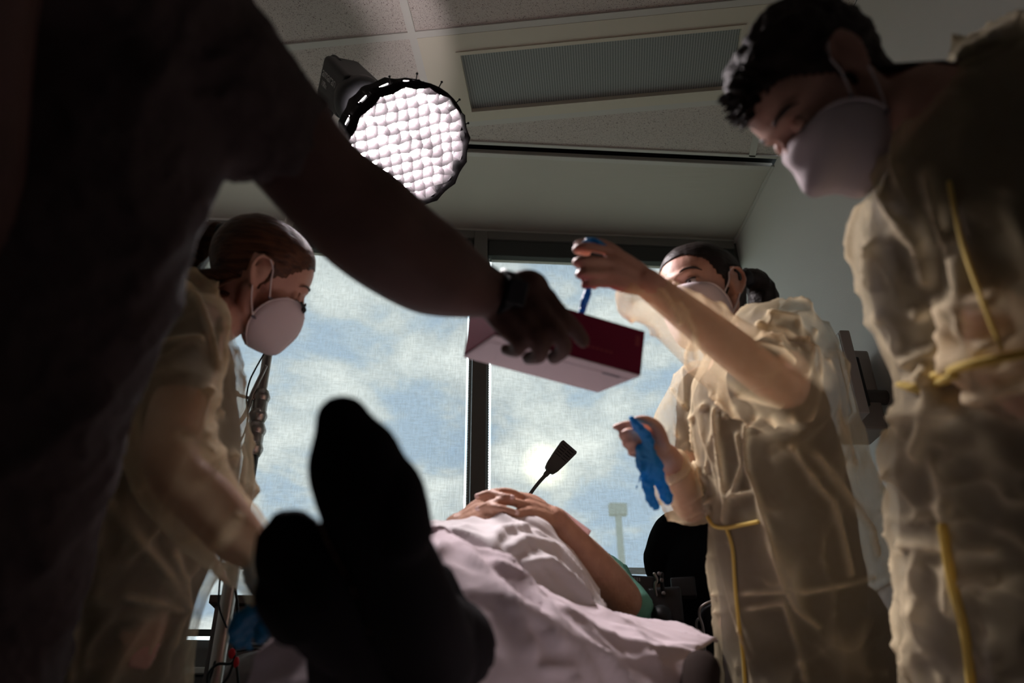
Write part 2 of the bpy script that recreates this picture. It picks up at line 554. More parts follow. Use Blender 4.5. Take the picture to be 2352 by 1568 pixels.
# =================================================================== THE SETTING
HC = 2.95; XR, XL, YB, YF = 1.27, -1.10, 2.94, -1.7
struct(put('floor', mesh(*span((XL - .1, YF - .1, -.1), (XR + .1, YB + .2, 0))), M_floor), 'grey vinyl floor under the bed and the people', 'floor')
wr = struct(put('wall_right', mesh(*span((XR, YF, 1.24), (XR + .1, YB + .2, HC))), M_wall), 'pale grey wall on the right, behind the masked man', 'wall')
put('wainscot_panel', mesh(*span((XR - .012, YF, 0), (XR + .1, YB + .2, 1.235))), M_wall_l, wr)['label'] = 'lilac grey lower wall panel'
put('chair_rail', bev(span((XR - .02, YF, 1.235), (XR + .02, YB, 1.25)), .003), M_white, wr)
struct(put('wall_left', mesh(*span((XL - .1, YF, 0), (XL, YB + .2, HC))), M_wall), 'grey wall on the left of the windows', 'wall')
struct(put('wall_front', mesh(*span((XL - .1, YF - .1, 0), (XR + .1, YF, HC))), M_cab), 'dark grey wall facing the windows', 'wall')
# window wall: sill wall below, header above, jambs at the sides; the two windows between
ZB, ZT = 1.17, 2.90
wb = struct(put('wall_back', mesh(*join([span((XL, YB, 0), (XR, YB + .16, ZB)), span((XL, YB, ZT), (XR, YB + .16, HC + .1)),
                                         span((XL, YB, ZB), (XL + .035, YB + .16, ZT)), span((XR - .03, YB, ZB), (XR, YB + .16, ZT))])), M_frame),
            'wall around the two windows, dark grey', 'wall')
put('sill_ledge', bev(span((XL, YB - .035, 1.085), (XR, YB + .01, 1.105)), .004), M_trim, wb)
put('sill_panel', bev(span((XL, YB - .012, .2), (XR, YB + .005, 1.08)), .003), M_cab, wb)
# ceiling: dark slab above, tiles, tee bars, soffit
ce = struct(put('ceiling', mesh(*span((XL - .1, YF - .1, HC + .05), (XR + .1, YB + .2, HC + .15))), M_black), 'suspended tile ceiling of speckled mineral boards', 'ceiling')
so = struct(put('trim_1', bev(span((XL, 2.445, HC - .004), (XR, YB, HC + .02)), .002), M_soffit), 'smooth grey soffit board between tiled ceiling and windows', 'soffit')
put('edge_strip', bev(span((XL, 2.437, HC - .008), (XR, 2.460, HC)), .002), M_trim, so)
put('wall_angle', bev(span((XR - .012, 2.43, HC - .014), (XR, YB, HC - .004)), .002), M_trim, so)
put('wall_angle', bev(span((XL, 2.43, HC - .014), (XL + .014, YB, HC - .004)), .002), M_trim, so)
put('wall_angle', bev(span((XL, YB - .02, HC - .016), (XR, YB, HC - .004)), .002), M_trim, so)
G0 = V((-.170, 1.897, HC)); GA = V((.9825, -.186, 0)).normalized(); GN = V((.186, .9825, 0)).normalized()


def clip(poly, n, d):                 # keep the side where n.p <= d
    out = []
    for i in range(len(poly)):
        a, b = poly[i], poly[(i + 1) % len(poly)]; da, db = a.dot(n) - d, b.dot(n) - d
        if da <= 0: out.append(a)
        if (da < 0) != (db < 0): out.append(a + (b - a) * (da / (da - db)))
    return out


def clip_room(poly, m=0.0, ymax=2.392):
    for n, d in ((V((0, 1, 0)), ymax - m), (V((1, 0, 0)), XR - m), (V((-1, 0, 0)), -XL - m), (V((0, -1, 0)), -YF - m)):
        poly = clip(poly, n, d)
        if len(poly) < 3: return None
    return poly


def prism(poly, z0, z1):
    n = len(poly); vs = [V((p.x, p.y, z0)) for p in poly] + [V((p.x, p.y, z1)) for p in poly]
    fs = [tuple(range(n))[::-1], tuple(range(n, 2 * n))] + [(i, (i + 1) % n, n + (i + 1) % n, n + i) for i in range(n)]
    return vs, fs


TW, TL = .425, 1.22
for i in range(-9, 4):
    for j in range(-3, 4):
        if i == 0 and j == 0: continue
        g = .012
        c = [G0 + GA * (j * TL + a) + GN * (i * TW + b) for a, b in ((g, g), (TL - g, g), (TL - g, TW - g), (g, TW - g))]
        c = clip_room(c)
        if c: put('ceiling_tile', mesh(*prism(c, HC + .004, HC + .02)), M_tile, ce)
for i in range(-9, 5):
    c = clip_room([G0 + GA * a + GN * (i * TW + b) for a, b in ((-5, -.013), (5, -.013), (5, .013), (-5, .013))])
    if c: put('tee_bar', mesh(*prism(c, HC - .003, HC + .004)), M_trim, ce)
for j in range(-3, 4):
    for i in range(-9, 4):
        c = clip_room([G0 + GA * (j * TL + a) + GN * (i * TW + b) for a, b in ((-.013, .013), (.013, .013), (.013, TW - .013), (-.013, TW - .013))])
        if c: put('tee_bar', mesh(*prism(c, HC - .003, HC + .004)), M_trim, ce)
put('tee_bar', bev(span((XL, 2.382, HC - .003), (XR, 2.398, HC + .004)), .002), M_trim, ce)
put('slot_back', mesh(*span((XL, 2.38, HC + .03), (XR, 2.46, HC + .045))), M_black, ce)
# recessed fixture with perforated sheet


def quad_frame(o0, a0, a1, b0, b1, w, z0, z1, wb2=None):
    """four rails of a rectangular frame in ceiling-grid coordinates"""
    q = []
    for (p0, p1, q0, q1) in ((a0, a1, b0, b0 + w), (a0, a1, b1 - w, b1), (a0, a0 + w, b0 + w, b1 - w), (a1 - w, a1, b0 + w, b1 - w)):
        q.append(prism([o0 + GA * x + GN * y for x, y in ((p0, q0), (p1, q0), (p1, q1), (p0, q1))], z0, z1))
    return q


fx = thing('ceiling_light', G0 + GA * .5 + GN * .2, 'long recessed ceiling fixture with a perforated grey sheet in a beige metal frame', 'ceiling light')
put('frame', mesh(*join([prism([G0 + GA * x + GN * y for x, y in q], HC - .004, HC + .03) for q in (
    ((.013, .013), (1.207, .013), (1.207, .085), (.013, .085)), ((.013, .372), (1.207, .372), (1.207, .412), (.013, .412)),
    ((.013, .085), (.135, .085), (.135, .372), (.013, .372)), ((1.11, .085), (1.207, .085), (1.207, .372), (1.11, .372)))])), M_fixture, fx)
put('inner_frame', mesh(*join(quad_frame(G0, .133, 1.112, .083, .374, .014, HC - .009, HC + .01))), M_fixture, fx)
pf = put('perforated_sheet', mesh([(x, y, 0) for x, y in ((0, 0), (.975, 0), (.975, .285), (0, .285))], [(3, 2, 1, 0)]), M_mesh, fx)
pf.matrix_world = Matrix.Translation(G0 + GA * .135 + GN * .085 + V((0, 0, .012))) @ Matrix((GA, GN, V((0, 0, 1)))).transposed().to_4x4()

# windows: frame, glass, cassette, blind, bead chain
MX0, MX1 = .078, .135                 # mullion
WZ = [(XL + .035, MX0, 'left'), (MX1, XR - .03, 'right')]
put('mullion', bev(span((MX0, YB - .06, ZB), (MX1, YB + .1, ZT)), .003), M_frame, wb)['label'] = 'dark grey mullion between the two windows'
M_glass = bpy.data.materials.new('window_glass'); M_glass.use_nodes = True
_t = M_glass.node_tree; _t.nodes.clear(); _o = N(_t, 'ShaderNodeOutputMaterial'); _a = N(_t, 'ShaderNodeBsdfTransparent')
_a.inputs[0].default_value = (.93, .97, .96, 1); _g = N(_t, 'ShaderNodeBsdfGlossy'); _g.inputs['Roughness'].default_value = .02
_f = N(_t, 'ShaderNodeMixShader'); _f.inputs[0].default_value = .04
_t.links.new(_a.outputs[0], _f.inputs[1]); _t.links.new(_g.outputs[0], _f.inputs[2]); _t.links.new(_f.outputs[0], _o.inputs[0])
for k, (x0, x1, side) in enumerate(WZ):
    w = put('window_%d' % (k + 1), mesh(*join([span((x0, YB + .03, ZB), (x0 + .012, YB + .1, ZT)), span((x1 - .012, YB + .03, ZB), (x1, YB + .1, ZT)),
                                              span((x0, YB + .03, ZB), (x1, YB + .1, ZB + .03)), span((x0, YB + .03, ZT - .03), (x1, YB + .1, ZT))])), M_frame)
    struct(w, '%s window with a lowered woven roller blind' % side, 'window')
    put('pane', mesh([(x0, YB + .08, ZB), (x1, YB + .08, ZB), (x1, YB + .08, ZT), (x0, YB + .08, ZT)], [(0, 1, 2, 3)]), M_glass, w)
    put('head_rail', bev(span((x0, YB - .05, ZT - .03), (x1, YB, ZT + .01)), .002), M_frame, w)
    put('cassette', bev(span((x0 + .004, YB - .045, ZT - .115), (x1 - .004, YB + .01, ZT - .035)), .004), M_cass, w)
    bx0, bx1 = x0 + (.02 if k else .006), x1 - (.006 if k else .022)
    bl = tag(put('roller_blind', mesh([(bx0, YB - .012, ZB + .05), (bx1, YB - .012, ZB + .05), (bx1, YB - .012, ZT - .10), (bx0, YB - .012, ZT - .10)], [(0, 1, 2, 3)]), M_blind),
             'pale woven roller blind lowered over the %s window' % side, 'blind')
    put('hem_bar', bev(span((bx0, YB - .02, ZB + .035), (bx1, YB - .004, ZB + .055)), .002), M_cass, bl)
    cx = (x0 + .010) if k else (x1 - .011)
    ch = []
    for q in range(150):
        z = ZT - .12 - q * .0108
        ch.append(ell((cx, YB - .02, z), (.0026, .0026, .0032), nu=6, nv=4))
    put('bead_chain', mesh(*join(ch + [tube([(cx, YB - .02, ZT - .11), (cx, YB - .02, ZT - 1.74)], .0006, 5, 1)])), M_white, bl, True)['kind'] = 'stuff'
    put('hem_batten', mesh(*span((bx0, YB - .016, 1.425), (bx1, YB - .013, 1.448))), M_blind, bl)

# things far outside
fp = V((0, 0, 0)) + PY(1419, 1170, 14.0)
fl = thing('light_mast', (fp.x, fp.y, 0), 'tall pale floodlight mast far outside, seen through the right blind', 'light mast')
put('pole', mesh(*tube([(fp.x, fp.y, -2), (fp.x, fp.y, fp.z)], [.075, .06], 10, 1)), M_pole, fl, True)
put('floodlight_head', bev(box_vf((fp.x, fp.y, fp.z), .32, .14, .22), .02), M_pole, fl)
for (px, py, w) in ((1395, 1345, .8), (1452, 1352, .5), (1335, 1360, .7), (1381, 1285, .16)):
    c = PY(px, py, {1395: 17.0, 1452: 20.0, 1335: 23.0, 1381: 26.0}[px]); parts = []
    for q in range(26):
        parts.append(ell(c + V((R.uniform(-w, w) * .5, R.uniform(-.3, .3), R.uniform(-1.2, .1) * w)), (R.uniform(.10, .22) * w + .03,) * 3, nu=8, nv=6))
    parts.append(tube([(c.x, c.y, -3), (c.x, c.y, c.z)], .06, 6, 1))
    t = put('tree', remesh(parts, .05, 1), M_leaf)
    tag(t, {1395: 'hazy green tree far outside, widest of the row below the mast', 1452: 'low hazy tree outside just right of the mast pole',
            1335: 'hazy tree outside nearest the patient arm', 1381: 'slim spire of a tree outside left of the mast'}[px], 'tree')

# =================================================================== STUDIO LAMP on its stand
LFc = P(932, 338, 2.16); LB = P(787, 192, 2.50)
LA = (LFc - LB).normalized()
LX = (CR - LA * CR.dot(LA)).normalized(); LY = LA.cross(LX)
RD = .172
sl = thing('studio_light', LB, 'black studio lamp with a round dome and fabric grid, blazing white under the ceiling', 'studio light')


def LP(r, a, h):
    return LFc + LX * (r * math.cos(a)) + LY * (r * math.sin(a)) + LA * h


# dome: 16 fabric panels between rods
NP = 16; rows = []
prof = [(RD, .03), (RD * 1.0, 0), (RD * .97, -.04), (RD * .86, -.11), (RD * .66, -.18), (RD * .40, -.235), (RD * .36, -.25)]
vs, fs = [], []
for (r, h) in prof:
    for j in range(NP * 4):
        a = 2 * math.pi * j / (NP * 4); f = (j % 4) / 4; sag = 1 - .045 * math.sin(math.pi * f)
        vs.append(LP(r * sag, a, h))
n4 = NP * 4
for i in range(len(prof) - 1):
    for j in range(n4): fs.append((i * n4 + j, i * n4 + (j + 1) % n4, (i + 1) * n4 + (j + 1) % n4, (i + 1) * n4 + j))
put('softbox_dome', solid(mesh(vs, fs), .003), M_blackf, sl)
df = put('diffuser', mesh([LP(0, 0, -.035)] + [LP(RD * .95, 2 * math.pi * j / 48, -.035) for j in range(48)],
                          [(0, 1 + j, 1 + (j + 1) % 48) for j in range(48)]), M_diff, sl)
# hanging grid cloth: wavy strips crossing at right angles
cell = .0290; gd = .033; ng = 6


def strips(axis):
    for k in range(-ng, ng + 1):
        off = (k + .5) * cell
        if abs(off) > RD * .96: continue
        half = math.sqrt(RD ** 2 - off ** 2) * .985
        m = max(4, int(half * 2 / cell * 4)); vs = []
        for i in range(m + 1):
            s = -half + 2 * half * i / m
            for h in (0, .35, .7, 1):
                wob = .0022 * math.sin(s / cell * math.pi + k * 2.1) * h + .0016 * math.sin(2.3 * s / cell + k) * h * (1 + 1.5 * max(0, s) / RD)
                sag = .003 * math.sin(s * 40 + k) * h
                x, y = (s, off + wob) if axis == 0 else (off + wob, s)
                vs.append(LFc + LX * x + LY * y + LA * (-.030 + gd * h + sag))
        fs = [(i * 4 + q, i * 4 + q + 1, (i + 1) * 4 + q + 1, (i + 1) * 4 + q) for i in range(m) for q in range(3)]
        put('grid_strip', mesh(vs, fs), M_grid, sl, True)


strips(0); strips(1)
put('rim', mesh(*join([tube([LP(RD * 1.0, 2 * math.pi * j / 40, .004) for j in range(41)], .0045, 6, 1, caps=False)])), M_blackf, sl, True)
for j in range(16):
    a = 2 * math.pi * (j + .3) / 16
    tbs = tube([LP(RD * .99, a, -.01), LP(RD * 1.09, a, -.012)], .0016, 6, 1)
    rod = put('rod_tip', mesh(*join([tbs, ell(LP(RD * 1.10, a, -.012), (.0034,) * 3, nu=8, nv=6)])), M_black, sl, True)
# lamp body: rounded block with a handle-like yoke at its rear and lettering
BX = (LX * .5 + LY * .2)
bfw = LA; bup = (CU - LA * CU.dot(LA)).normalized(); bsd = bfw.cross(bup)
bc = LB + LA * .05
put('lamp_body', bev(box_vf(bc, .20, .115, .13, (bfw, bsd, bup)), .02, 4), M_black, sl, True)
put('speed_ring', mesh(*tube([LB + LA * .14, LB + LA * .165], .075, 24, 1)), M_black, sl, True)
M_logo = mat('logo_print', (.55, .53, .52), .6)


def text(name, body, size, loc, X, Y, m, parent, ext=.0006, align='CENTER'):
    cu = bpy.data.curves.new(name, 'FONT'); cu.body = body; cu.size = size; cu.extrude = ext; cu.align_x = align; cu.align_y = 'CENTER'
    o = bpy.data.objects.new('tmp', cu); COL.objects.link(o)
    dg = bpy.context.evaluated_depsgraph_get(); dg.update()
    me = bpy.data.meshes.new_from_object(o.evaluated_get(dg)); bpy.data.objects.remove(o)
    Z = X.cross(Y)
    me.transform(Matrix.Translation(V(loc)) @ Matrix((X, Y, Z)).transposed().to_4x4())
    return put(name, me, m, parent)


view_ = (CO - bc).normalized()
cand = [(bsd, .0575), (-bsd, .0575), (bup, .065), (-bup, .065)]
fn, fh = max(cand, key=lambda q: q[0].dot(view_))
TX = bfw; TY = fn.cross(bfw)
text('lettering', 'amaran', .040, bc + fn * (fh + .0005) - bfw * .018 + TY * .018, TX, TY, M_logo, sl)
text('lettering', '100x', .024, bc + fn * (fh + .0005) - bfw * .045 - TY * .012, TX, TY, M_logo, sl)
yk = [bc - bfw * .060 + TY * .060, bc - bfw * .115 + TY * .056, bc - bfw * .135 + TY * .030, bc - bfw * .138 - TY * .02, bc - bfw * .125 - TY * .050, bc - bfw * .060 - TY * .062]
put('rear_handle', mesh(*tube([p + fn * .02 for p in yk], .008, 8, 5)), M_black, sl, True)

# stand
YP = 1.95
pt = PY(617, 800, YP); pb = PY(512, 1500, YP); px_, = (pt.x,)
ls = thing('light_stand', (px_, YP, 0), 'chrome and black light stand behind the woman on the left', 'light stand')


def pole_z(y): return PY(590, y, YP).z


put('pole', mesh(*tube([(px_, YP, pole_z(1040)), (px_, YP, 2.42)], .0125, 16, 1)), M_steel, ls, True)['label'] = 'upper chrome tube of the stand'
put('pole', mesh(*tube([(px_, YP, pole_z(1260)), (px_, YP, pole_z(1030))], .018, 16, 1)), M_black, ls, True)['label'] = 'black middle sleeve of the stand'
put('pole', mesh(*tube([(px_, YP, .12), (px_, YP, pole_z(1255))], .0165, 16, 1)), M_steel, ls, True)['label'] = 'lower chrome tube of the stand'
for (a, b, r) in ((912, 955, .020), (988, 1030, .0225)):
    put('collar', mesh(*join([tube([(px_, YP, pole_z(b)), (px_, YP, pole_z(a))], r, 20, 1)] + [
        tube([(px_, YP, pole_z(q) - .002), (px_, YP, pole_z(q) + .002)], r + .004, 20, 1) for q in (a, b)])), M_steel, ls, True)
put('clamp_knob', mesh(*join([tube([(px_ - .01, YP - .01, pole_z(922)), (px_ - .062, YP - .03, pole_z(917))], .0045, 8, 1), ell((px_ - .058, YP - .03, pole_z(917)), (.012, .009, .009))])), M_steel, ls, True)
put('brace_tube', mesh(*tube([(px_ + .004, YP - .02, pole_z(850)), (px_ - .018, YP - .02, pole_z(915)), (px_ - .026, YP - .02, pole_z(960)), (px_ - .06, YP - .02, pole_z(1010))], .006, 8, 4)), M_steel, ls, True)
arm_end = LB + LA * .02
put('boom_arm', mesh(*tube([(px_, YP, 2.41), (px_ + .02, YP, 2.44), tuple(arm_end)], .011, 10, 3)), M_black, ls, True)
for k in range(3):
    a = k * 2.094 + .5
    put('leg', mesh(*tube([(px_, YP, .52), (px_ + .24 * math.cos(a), YP + .24 * math.sin(a), .012)], .009, 8, 1)), M_steel, ls, True)
put('power_cable', cable([PY(x, y, YP - .03) for x, y in ((622, 785), (585, 850), (572, 880), (566, 915), (566, 980), (520, 1100), (505, 1330), (503, 1390), (520, 1440))], .0022), M_black, ls, True)
put('coiled_cable', cable([PY(x, y, YP - .05) for x, y in ((540, 1350), (546, 1400), (540, 1470), (535, 1520), (500, 1525), (478, 1550), (485, 1590), (520, 1560), (540, 1520), (548, 1570))], .0030), M_black, ls, True)
put('coiled_cable', cable([PY(x, y, YP - .04) for x, y in ((494, 1520), (488, 1540), (480, 1575), (500, 1600))], .0030), M_black, ls, True)
pc = PY(533, 1500, YP - .05)
put('plug', mesh(*join([ell(pc, (.008, .008, .011)), ell(pc + V((.012, 0, -.018)), (.006, .006, .012))])), M_red, ls, True)['label'] = 'red cable plug'

# bedside cabinet behind the stand
c0 = PY(492, 1368, 2.3)
cab = thing('bedside_cabinet', (c0.x + .14, 2.5, 0), 'grey bedside cabinet with a brown top by the left window', 'cabinet')
put('carcass', bev(span((c0.x + .006, 2.3, .06), (c0.x + .285, 2.72, c0.z - .026)), .003), M_cab, cab)
put('cabinet_top', bev(span((c0.x - .008, 2.285, c0.z - .022), (c0.x + .295, 2.735, c0.z)), .003), M_cabt, cab)
for q in range(3):
    z0 = c0.z - .05 - .28 * (q + 1)
    dr = put('drawer', bev(span((c0.x + .02, 2.286, z0), (c0.x + .275, 2.30, z0 + .265)), .003), M_cab, cab)
    put('handle', mesh(*tube([(c0.x + .09, 2.286, z0 + .2), (c0.x + .09, 2.262, z0 + .2), (c0.x + .20, 2.262, z0 + .2), (c0.x + .20, 2.286, z0 + .2)], .005, 8, 2)), M_steel, dr, True)
c1 = PY(600, 1520, 2.15)
bgp = tag(put('laundry_bag', remesh([ell(c1 + V((-.01, -.02, -.09)), (.095, .07, .11)), ell(c1 + V((-.02, -.02, -.2)), (.10, .07, .14)), tube([c1 + V((-.03, -.02, -.55)), c1 + V((-.03, -.02, -.25))], .07, 12, 2)], .008, 4), M_cab),
          'crumpled dark bag with cables beside the light stand', 'bag')
wrinkle(bgp.data, .012, 14, seed=3)
put('drip_cable', cable([PY(x, y, 2.03) for x, y in ((545, 1495), (590, 1490), (620, 1500), (640, 1530))], .002), M_black, bgp, True)

# =================================================================== WALL UNIT and things on the right
def wr_p(x, y, X=XR):
    r = ray(x, y); return CO + r * (X / r.x)


m0 = wr_p(1984, 948, 1.10); m1 = wr_p(1952, 738, 1.10)
mo = thing('wall_monitor', (XR - .05, m0.y + .1, m0.z + .1), 'beige flat monitor case on a bracket on the right wall', 'monitor')
zt, zb = m1.z, m0.z
ax = (V((.04, 1, 0)).normalized(), V((1, -.04, 0)).normalized(), V((0, 0, 1)))
hw = .16
cc = V((1.11, m0.y + hw, (zt + zb) / 2))
put('case', bev(box_vf(cc, hw * 2, .030, zt - zb, ax), .006, 3), M_plast, mo)
put('back_plate', bev(box_vf(cc + ax[1] * .035, .2, .04, (zt - zb) * .6, ax), .006), M_black, mo)
put('bracket_arm', mesh(*tube([cc + ax[1] * .04, V((XR, cc.y, cc.z))], .022, 12, 1)), M_lamp, mo, True)
put('bezel_lip', mesh(*box_vf(cc - ax[1] * .0155, hw * 1.9, .002, (zt - zb) * .94, ax)), M_trim, mo)
put('screen', mesh(*box_vf(cc - ax[1] * .0175 + ax[0] * .012, hw * 1.7, .002, (zt - zb) * .86, ax)), M_mond, mo)
u2 = wr_p(1928, 802, 1.16)
ub = tag(put('wall_box', bev(box_vf((1.2, u2.y + .06, u2.z - .13), .10, .12, .26), .008), M_plast), 'small beige wall box beside the flat monitor', 'wall box')
r0 = wr_p(2085, 1468, 1.13)
tr = thing('equipment_stand', (r0.x, r0.y, 0), 'dark grey stand with crossed legs low against the right wall', 'stand')
put('top_bar', bev(box_vf((r0.x, r0.y, r0.z), .24, .03, .020), .004), M_lamp, tr)
for sx in (-1, 1):
    put('leg', mesh(*tube([(r0.x + .012 - .020 * sx, r0.y, r0.z - .035), (r0.x + .025 + .015 * sx, r0.y, r0.z - .16), (r0.x + .03 + .06 * sx, r0.y, .02)], [.006, .013, .016], 8, 2, flat=.6)), M_lamp, tr)

# reading lamp on a gooseneck
YL = 2.62
gl = thing('reading_lamp', PY(1200, 1200, YL) * 1.0, 'small grey reading lamp head on a bent gooseneck above the bed, hiding the sun', 'lamp')
h0, h1 = PY(1262, 1080, YL), PY(1308, 1025, YL - .02)
hx = (h1 - h0).normalized(); hz = (V((0, -1, -.3)) - hx * V((0, -1, -.3)).dot(hx)).normalized(); hy = hx.cross(hz)
wv, wf = [], []
for (t, w, th) in ((-.004, .009, .008), (.0, .018, .014), (.018, .024, .020), (.06, .029, .020), (.105, .033, .018), (.112, .030, .015)):
    for (a, b) in ((-1, -1), (1, -1), (1, 1), (-1, 1)):
        wv.append(h0 + hx * (t - .003) + hy * (a * w) + hz * (b * th))
wf = [(i * 4 + j, i * 4 + (j + 1) % 4, (i + 1) * 4 + (j + 1) % 4, (i + 1) * 4 + j) for i in range(5) for j in range(4)] + [(3, 2, 1, 0), (20, 21, 22, 23)]
put('lamp_head', bev((wv, wf), .003, 2), M_lamp, gl, True)
for i in range(5):
    for s in (-1, 1):
        c = h0 + hx * (.056 + .010 * i) + hy * (s * .0125) + hz * .0196
        put('vent_slot', mesh(*box_vf(c, .0026, .021, .0012, (hx, hy, hz))), M_black, gl)
put('gooseneck', mesh(*tube([PY(x, y, YL) for x, y in ((1260, 1083), (1240, 1105), (1222, 1128), (1206, 1155), (1190, 1200), (1185, 1300), (1190, 1420))], [.008, .0062, .006, .006, .006, .006, .006], 10, 5)), M_lamp, gl, True)
put('neck_collar', mesh(*tube([PY(1262, 1080, YL), PY(1254, 1089, YL)], .0098, 14, 1)), M_lamp, gl, True)
gz = PY(1190, 1420, YL)
put('post', mesh(*tube([(gz.x, YL, .02), (gz.x, YL, gz.z + .02)], .014, 12, 1)), M_steel, gl, True)

# =================================================================== PEOPLE
def head_parts(o, f, u, k=1.0, ears=True, neck_to=None, neck_r=.056):
    """o = middle of the head between the ears, f = facing, u = up of the skull; returns solids and the frame"""
    f = f.normalized(); u = (u - f * u.dot(f)).normalized(); l = u.cross(f)   # l = the person's left

    def q(x, y, z): return o + f * (x * k) + l * (y * k) + u * (z * k)
    M = (f, l, u); P_ = []

    def E(x, y, z, a, b, c): P_.append(ell(q(x, y, z), (a * k, b * k, c * k), M, 28, 20))
    E(-.012, 0, .032, .096, .076, .083); E(.030, 0, .035, .062, .066, .066); E(.038, 0, -.030, .052, .058, .070)
    E(.058, 0, -.094, .027, .030, .022); E(.040, 0, -.075, .045, .046, .035)
    E(.080, 0, .024, .016, .044, .012)
    for s in (-1, 1):
        P_.append(tube([q(-.012, .056 * s, -.035), q(.005, .052 * s, -.070), q(.055, .018 * s, -.098)], [.017 * k, .017 * k, .017 * k], 12))
        E(.052, .032 * s, -.032, .022, .024, .026)
        E(.071, .033 * s, .001, .010, .018, .012)
        if ears:
            e = [(-.012, .026), (.004, .030), (-.018, .034), (-.032, .022), (-.033, .002), (-.022, -.018), (-.006, -.030)]
            P_.append(tube([q(.004, .072 * s, .008), q(.002, .078 * s, .026), q(-.012, .084 * s, .035), q(-.028, .088 * s, .026), q(-.030, .088 * s, .004), q(-.020, .083 * s, -.016), q(-.008, .077 * s, -.028), q(-.004, .072 * s, -.014)],
                           [.005 * k] * 8, 8, 5))
            E(-.010, .076 * s, .000, .017, .006, .022)
    P_.append(tube([q(.086, 0, .012), q(.098, 0, -.012), q(.106, 0, -.032), q(.094, 0, -.042)], [.008 * k, .010 * k, .013 * k, .008 * k], 12, flat=.9))
    for s in (-1, 1): E(.092, .012 * s, -.034, .011, .008, .008)
    E(.088, 0, -.060, .009, .024, .006); E(.087, 0, -.070, .009, .020, .006)
    if neck_to is not None:
        P_.append(tube([q(-.022, 0, -.010), q(-.020, 0, -.085), neck_to], [.055 * k, neck_r * k, neck_r * 1.12 * k], 20, 6))
    return P_, q, M


def face_bits(par, q, M, k, look=(.0, 0, -.3), skin=M_skin, brow=M_hair, closed=.5):
    f, l, u = M
    for s in (-1, 1):
        e = q(.0735, .032 * s, .001)
        put('eye', mesh(*ell(e, (.0125 * k,) * 3, M, 20, 14)), M_eye, par, True)
        put('iris', mesh(*ell(e + (f + u * look[2] + l * look[1]).normalized() * (.0082 * k), (.0055 * k,) * 3, M, 14, 10)), M_iris, par, True)
        lid = []
        vs, fs = [], []
        n = 14; m = 8; top = -.1 + 0 * closed
        for i in range(m + 1):                     # upper lid: part of a sphere cap
            a = math.radians(90 - (90 + 15 * closed) * i / m)
            for j in range(n + 1):
                b = math.radians(-75 + 150 * j / n)
                vs.append(e + (u * math.sin(a) + (f * math.cos(b) + l * math.sin(b)) * math.cos(a)) * (.0140 * k))
        fs = [(i * (n + 1) + j, i * (n + 1) + j + 1, (i + 1) * (n + 1) + j + 1, (i + 1) * (n + 1) + j) for i in range(m) for j in range(n)]
        put('eyelid', solid(mesh(vs, fs), .0012), skin, par)
        edge = vs[-(n + 1):]
        put('eyelashes', mesh(*join([tube([edge[j], edge[j] + f * (.0035 * k) - u * (.002 * k) + l * ((j - n / 2) * .0003 * k)], [.0005, .0002], 4, 1) for j in range(2, n - 1)] + [tube([edge[j] for j in range(1, n)], .0016, 5, 1)])), M_hair, par)
        put('eyebrow', mesh(*tube([q(.0895, .012 * s, .021), q(.0900, .026 * s, .029), q(.079, .046 * s, .028), q(.068, .056 * s, .020)], [.0035 * k, .0040 * k, .0034 * k, .0012 * k], 8, 5, flat=.5)), brow, par, True)


def mask(par, q, M, k, tip=.122):
    """folded cup respirator with a centre ridge and two ear loops"""
    ridge = [(.096, .000), (.110, -.014), (.119, -.034), (tip, -.060), (.116, -.088), (.104, -.116), (.078, -.126), (.050, -.128)]
    side = [(.092, .014, .000), (.082, .042, -.006), (.056, .064, -.014), (.032, .072, -.036), (.020, .071, -.062), (.020, .062, -.090), (.030, .042, -.112), (.044, .016, -.126)]
    vs = []; fs = []; nr = 9; rr = cr_line([np.array((a, 0, b)) for a, b in ridge], 4); n = len(rr)
    for s in (-1, 1):
        ss = cr_line([np.array((a, b * s, c)) for a, b, c in side], 4)
        for i in range(n):
            for j in range(nr + 1):
                t = j / nr; p = rr[i] * (1 - t) + ss[i] * t
                bul = math.sin(math.pi * t) ** .8 * .013 * math.sin(math.pi * (i + 2) / (n + 4))
                p = p + np.array((bul * .5, bul * s, 0)); vs.append(q(*p))
    w = nr + 1
    for h in range(2):
        o = h * n * w
        for i in range(n - 1):
            for j in range(nr):
                c = (o + i * w + j, o + i * w + j + 1, o + (i + 1) * w + j + 1, o + (i + 1) * w + j)
                fs.append(c if h else c[::-1])
    me = mesh(vs, fs); bm = bmesh.new(); bm.from_mesh(me); bmesh.ops.remove_doubles(bm, verts=bm.verts, dist=.0004); bm.to_mesh(me); bm.free()
    m = put('face_mask', solid(me, .0016), M_mask, par)
    for s in (-1, 1):
        hem = [q(a + .001, (b + .001) * s, c) for a, b, c in side[1:]]
        put('mask_hem', mesh(*tube(hem, .0016 * k, 6, 4)), M_strap, m, True)
        put('ear_loop', mesh(*tube([q(.030, .070 * s, -.030), q(.016, .079 * s, -.004), q(.006, .080 * s, .020), q(-.012, .086 * s, .036)], .0017 * k, 6, 5)), M_strap, m, True)
        put('ear_loop', mesh(*tube([q(-.010, .081 * s, -.028), q(.002, .076 * s, -.050), q(.022, .069 * s, -.078)], .0017 * k, 6, 5)), M_strap, m, True)
        for a, c in ((.032, -.030), (.024, -.078)):
            put('strap_weld', mesh(*ell(q(a, .0705 * s, c), (.006 * k, .0015 * k, .0025 * k), M, 10, 6)), M_greyp, m, True)
    put('nose_clip', mesh(*tube([q(.060, -.050, -.010), q(.086, -.022, -.004), q(.097, 0, -.001), q(.086, .022, -.004), q(.060, .050, -.010)], .0022 * k, 6, 4)), M_strap, m, True)
    return m


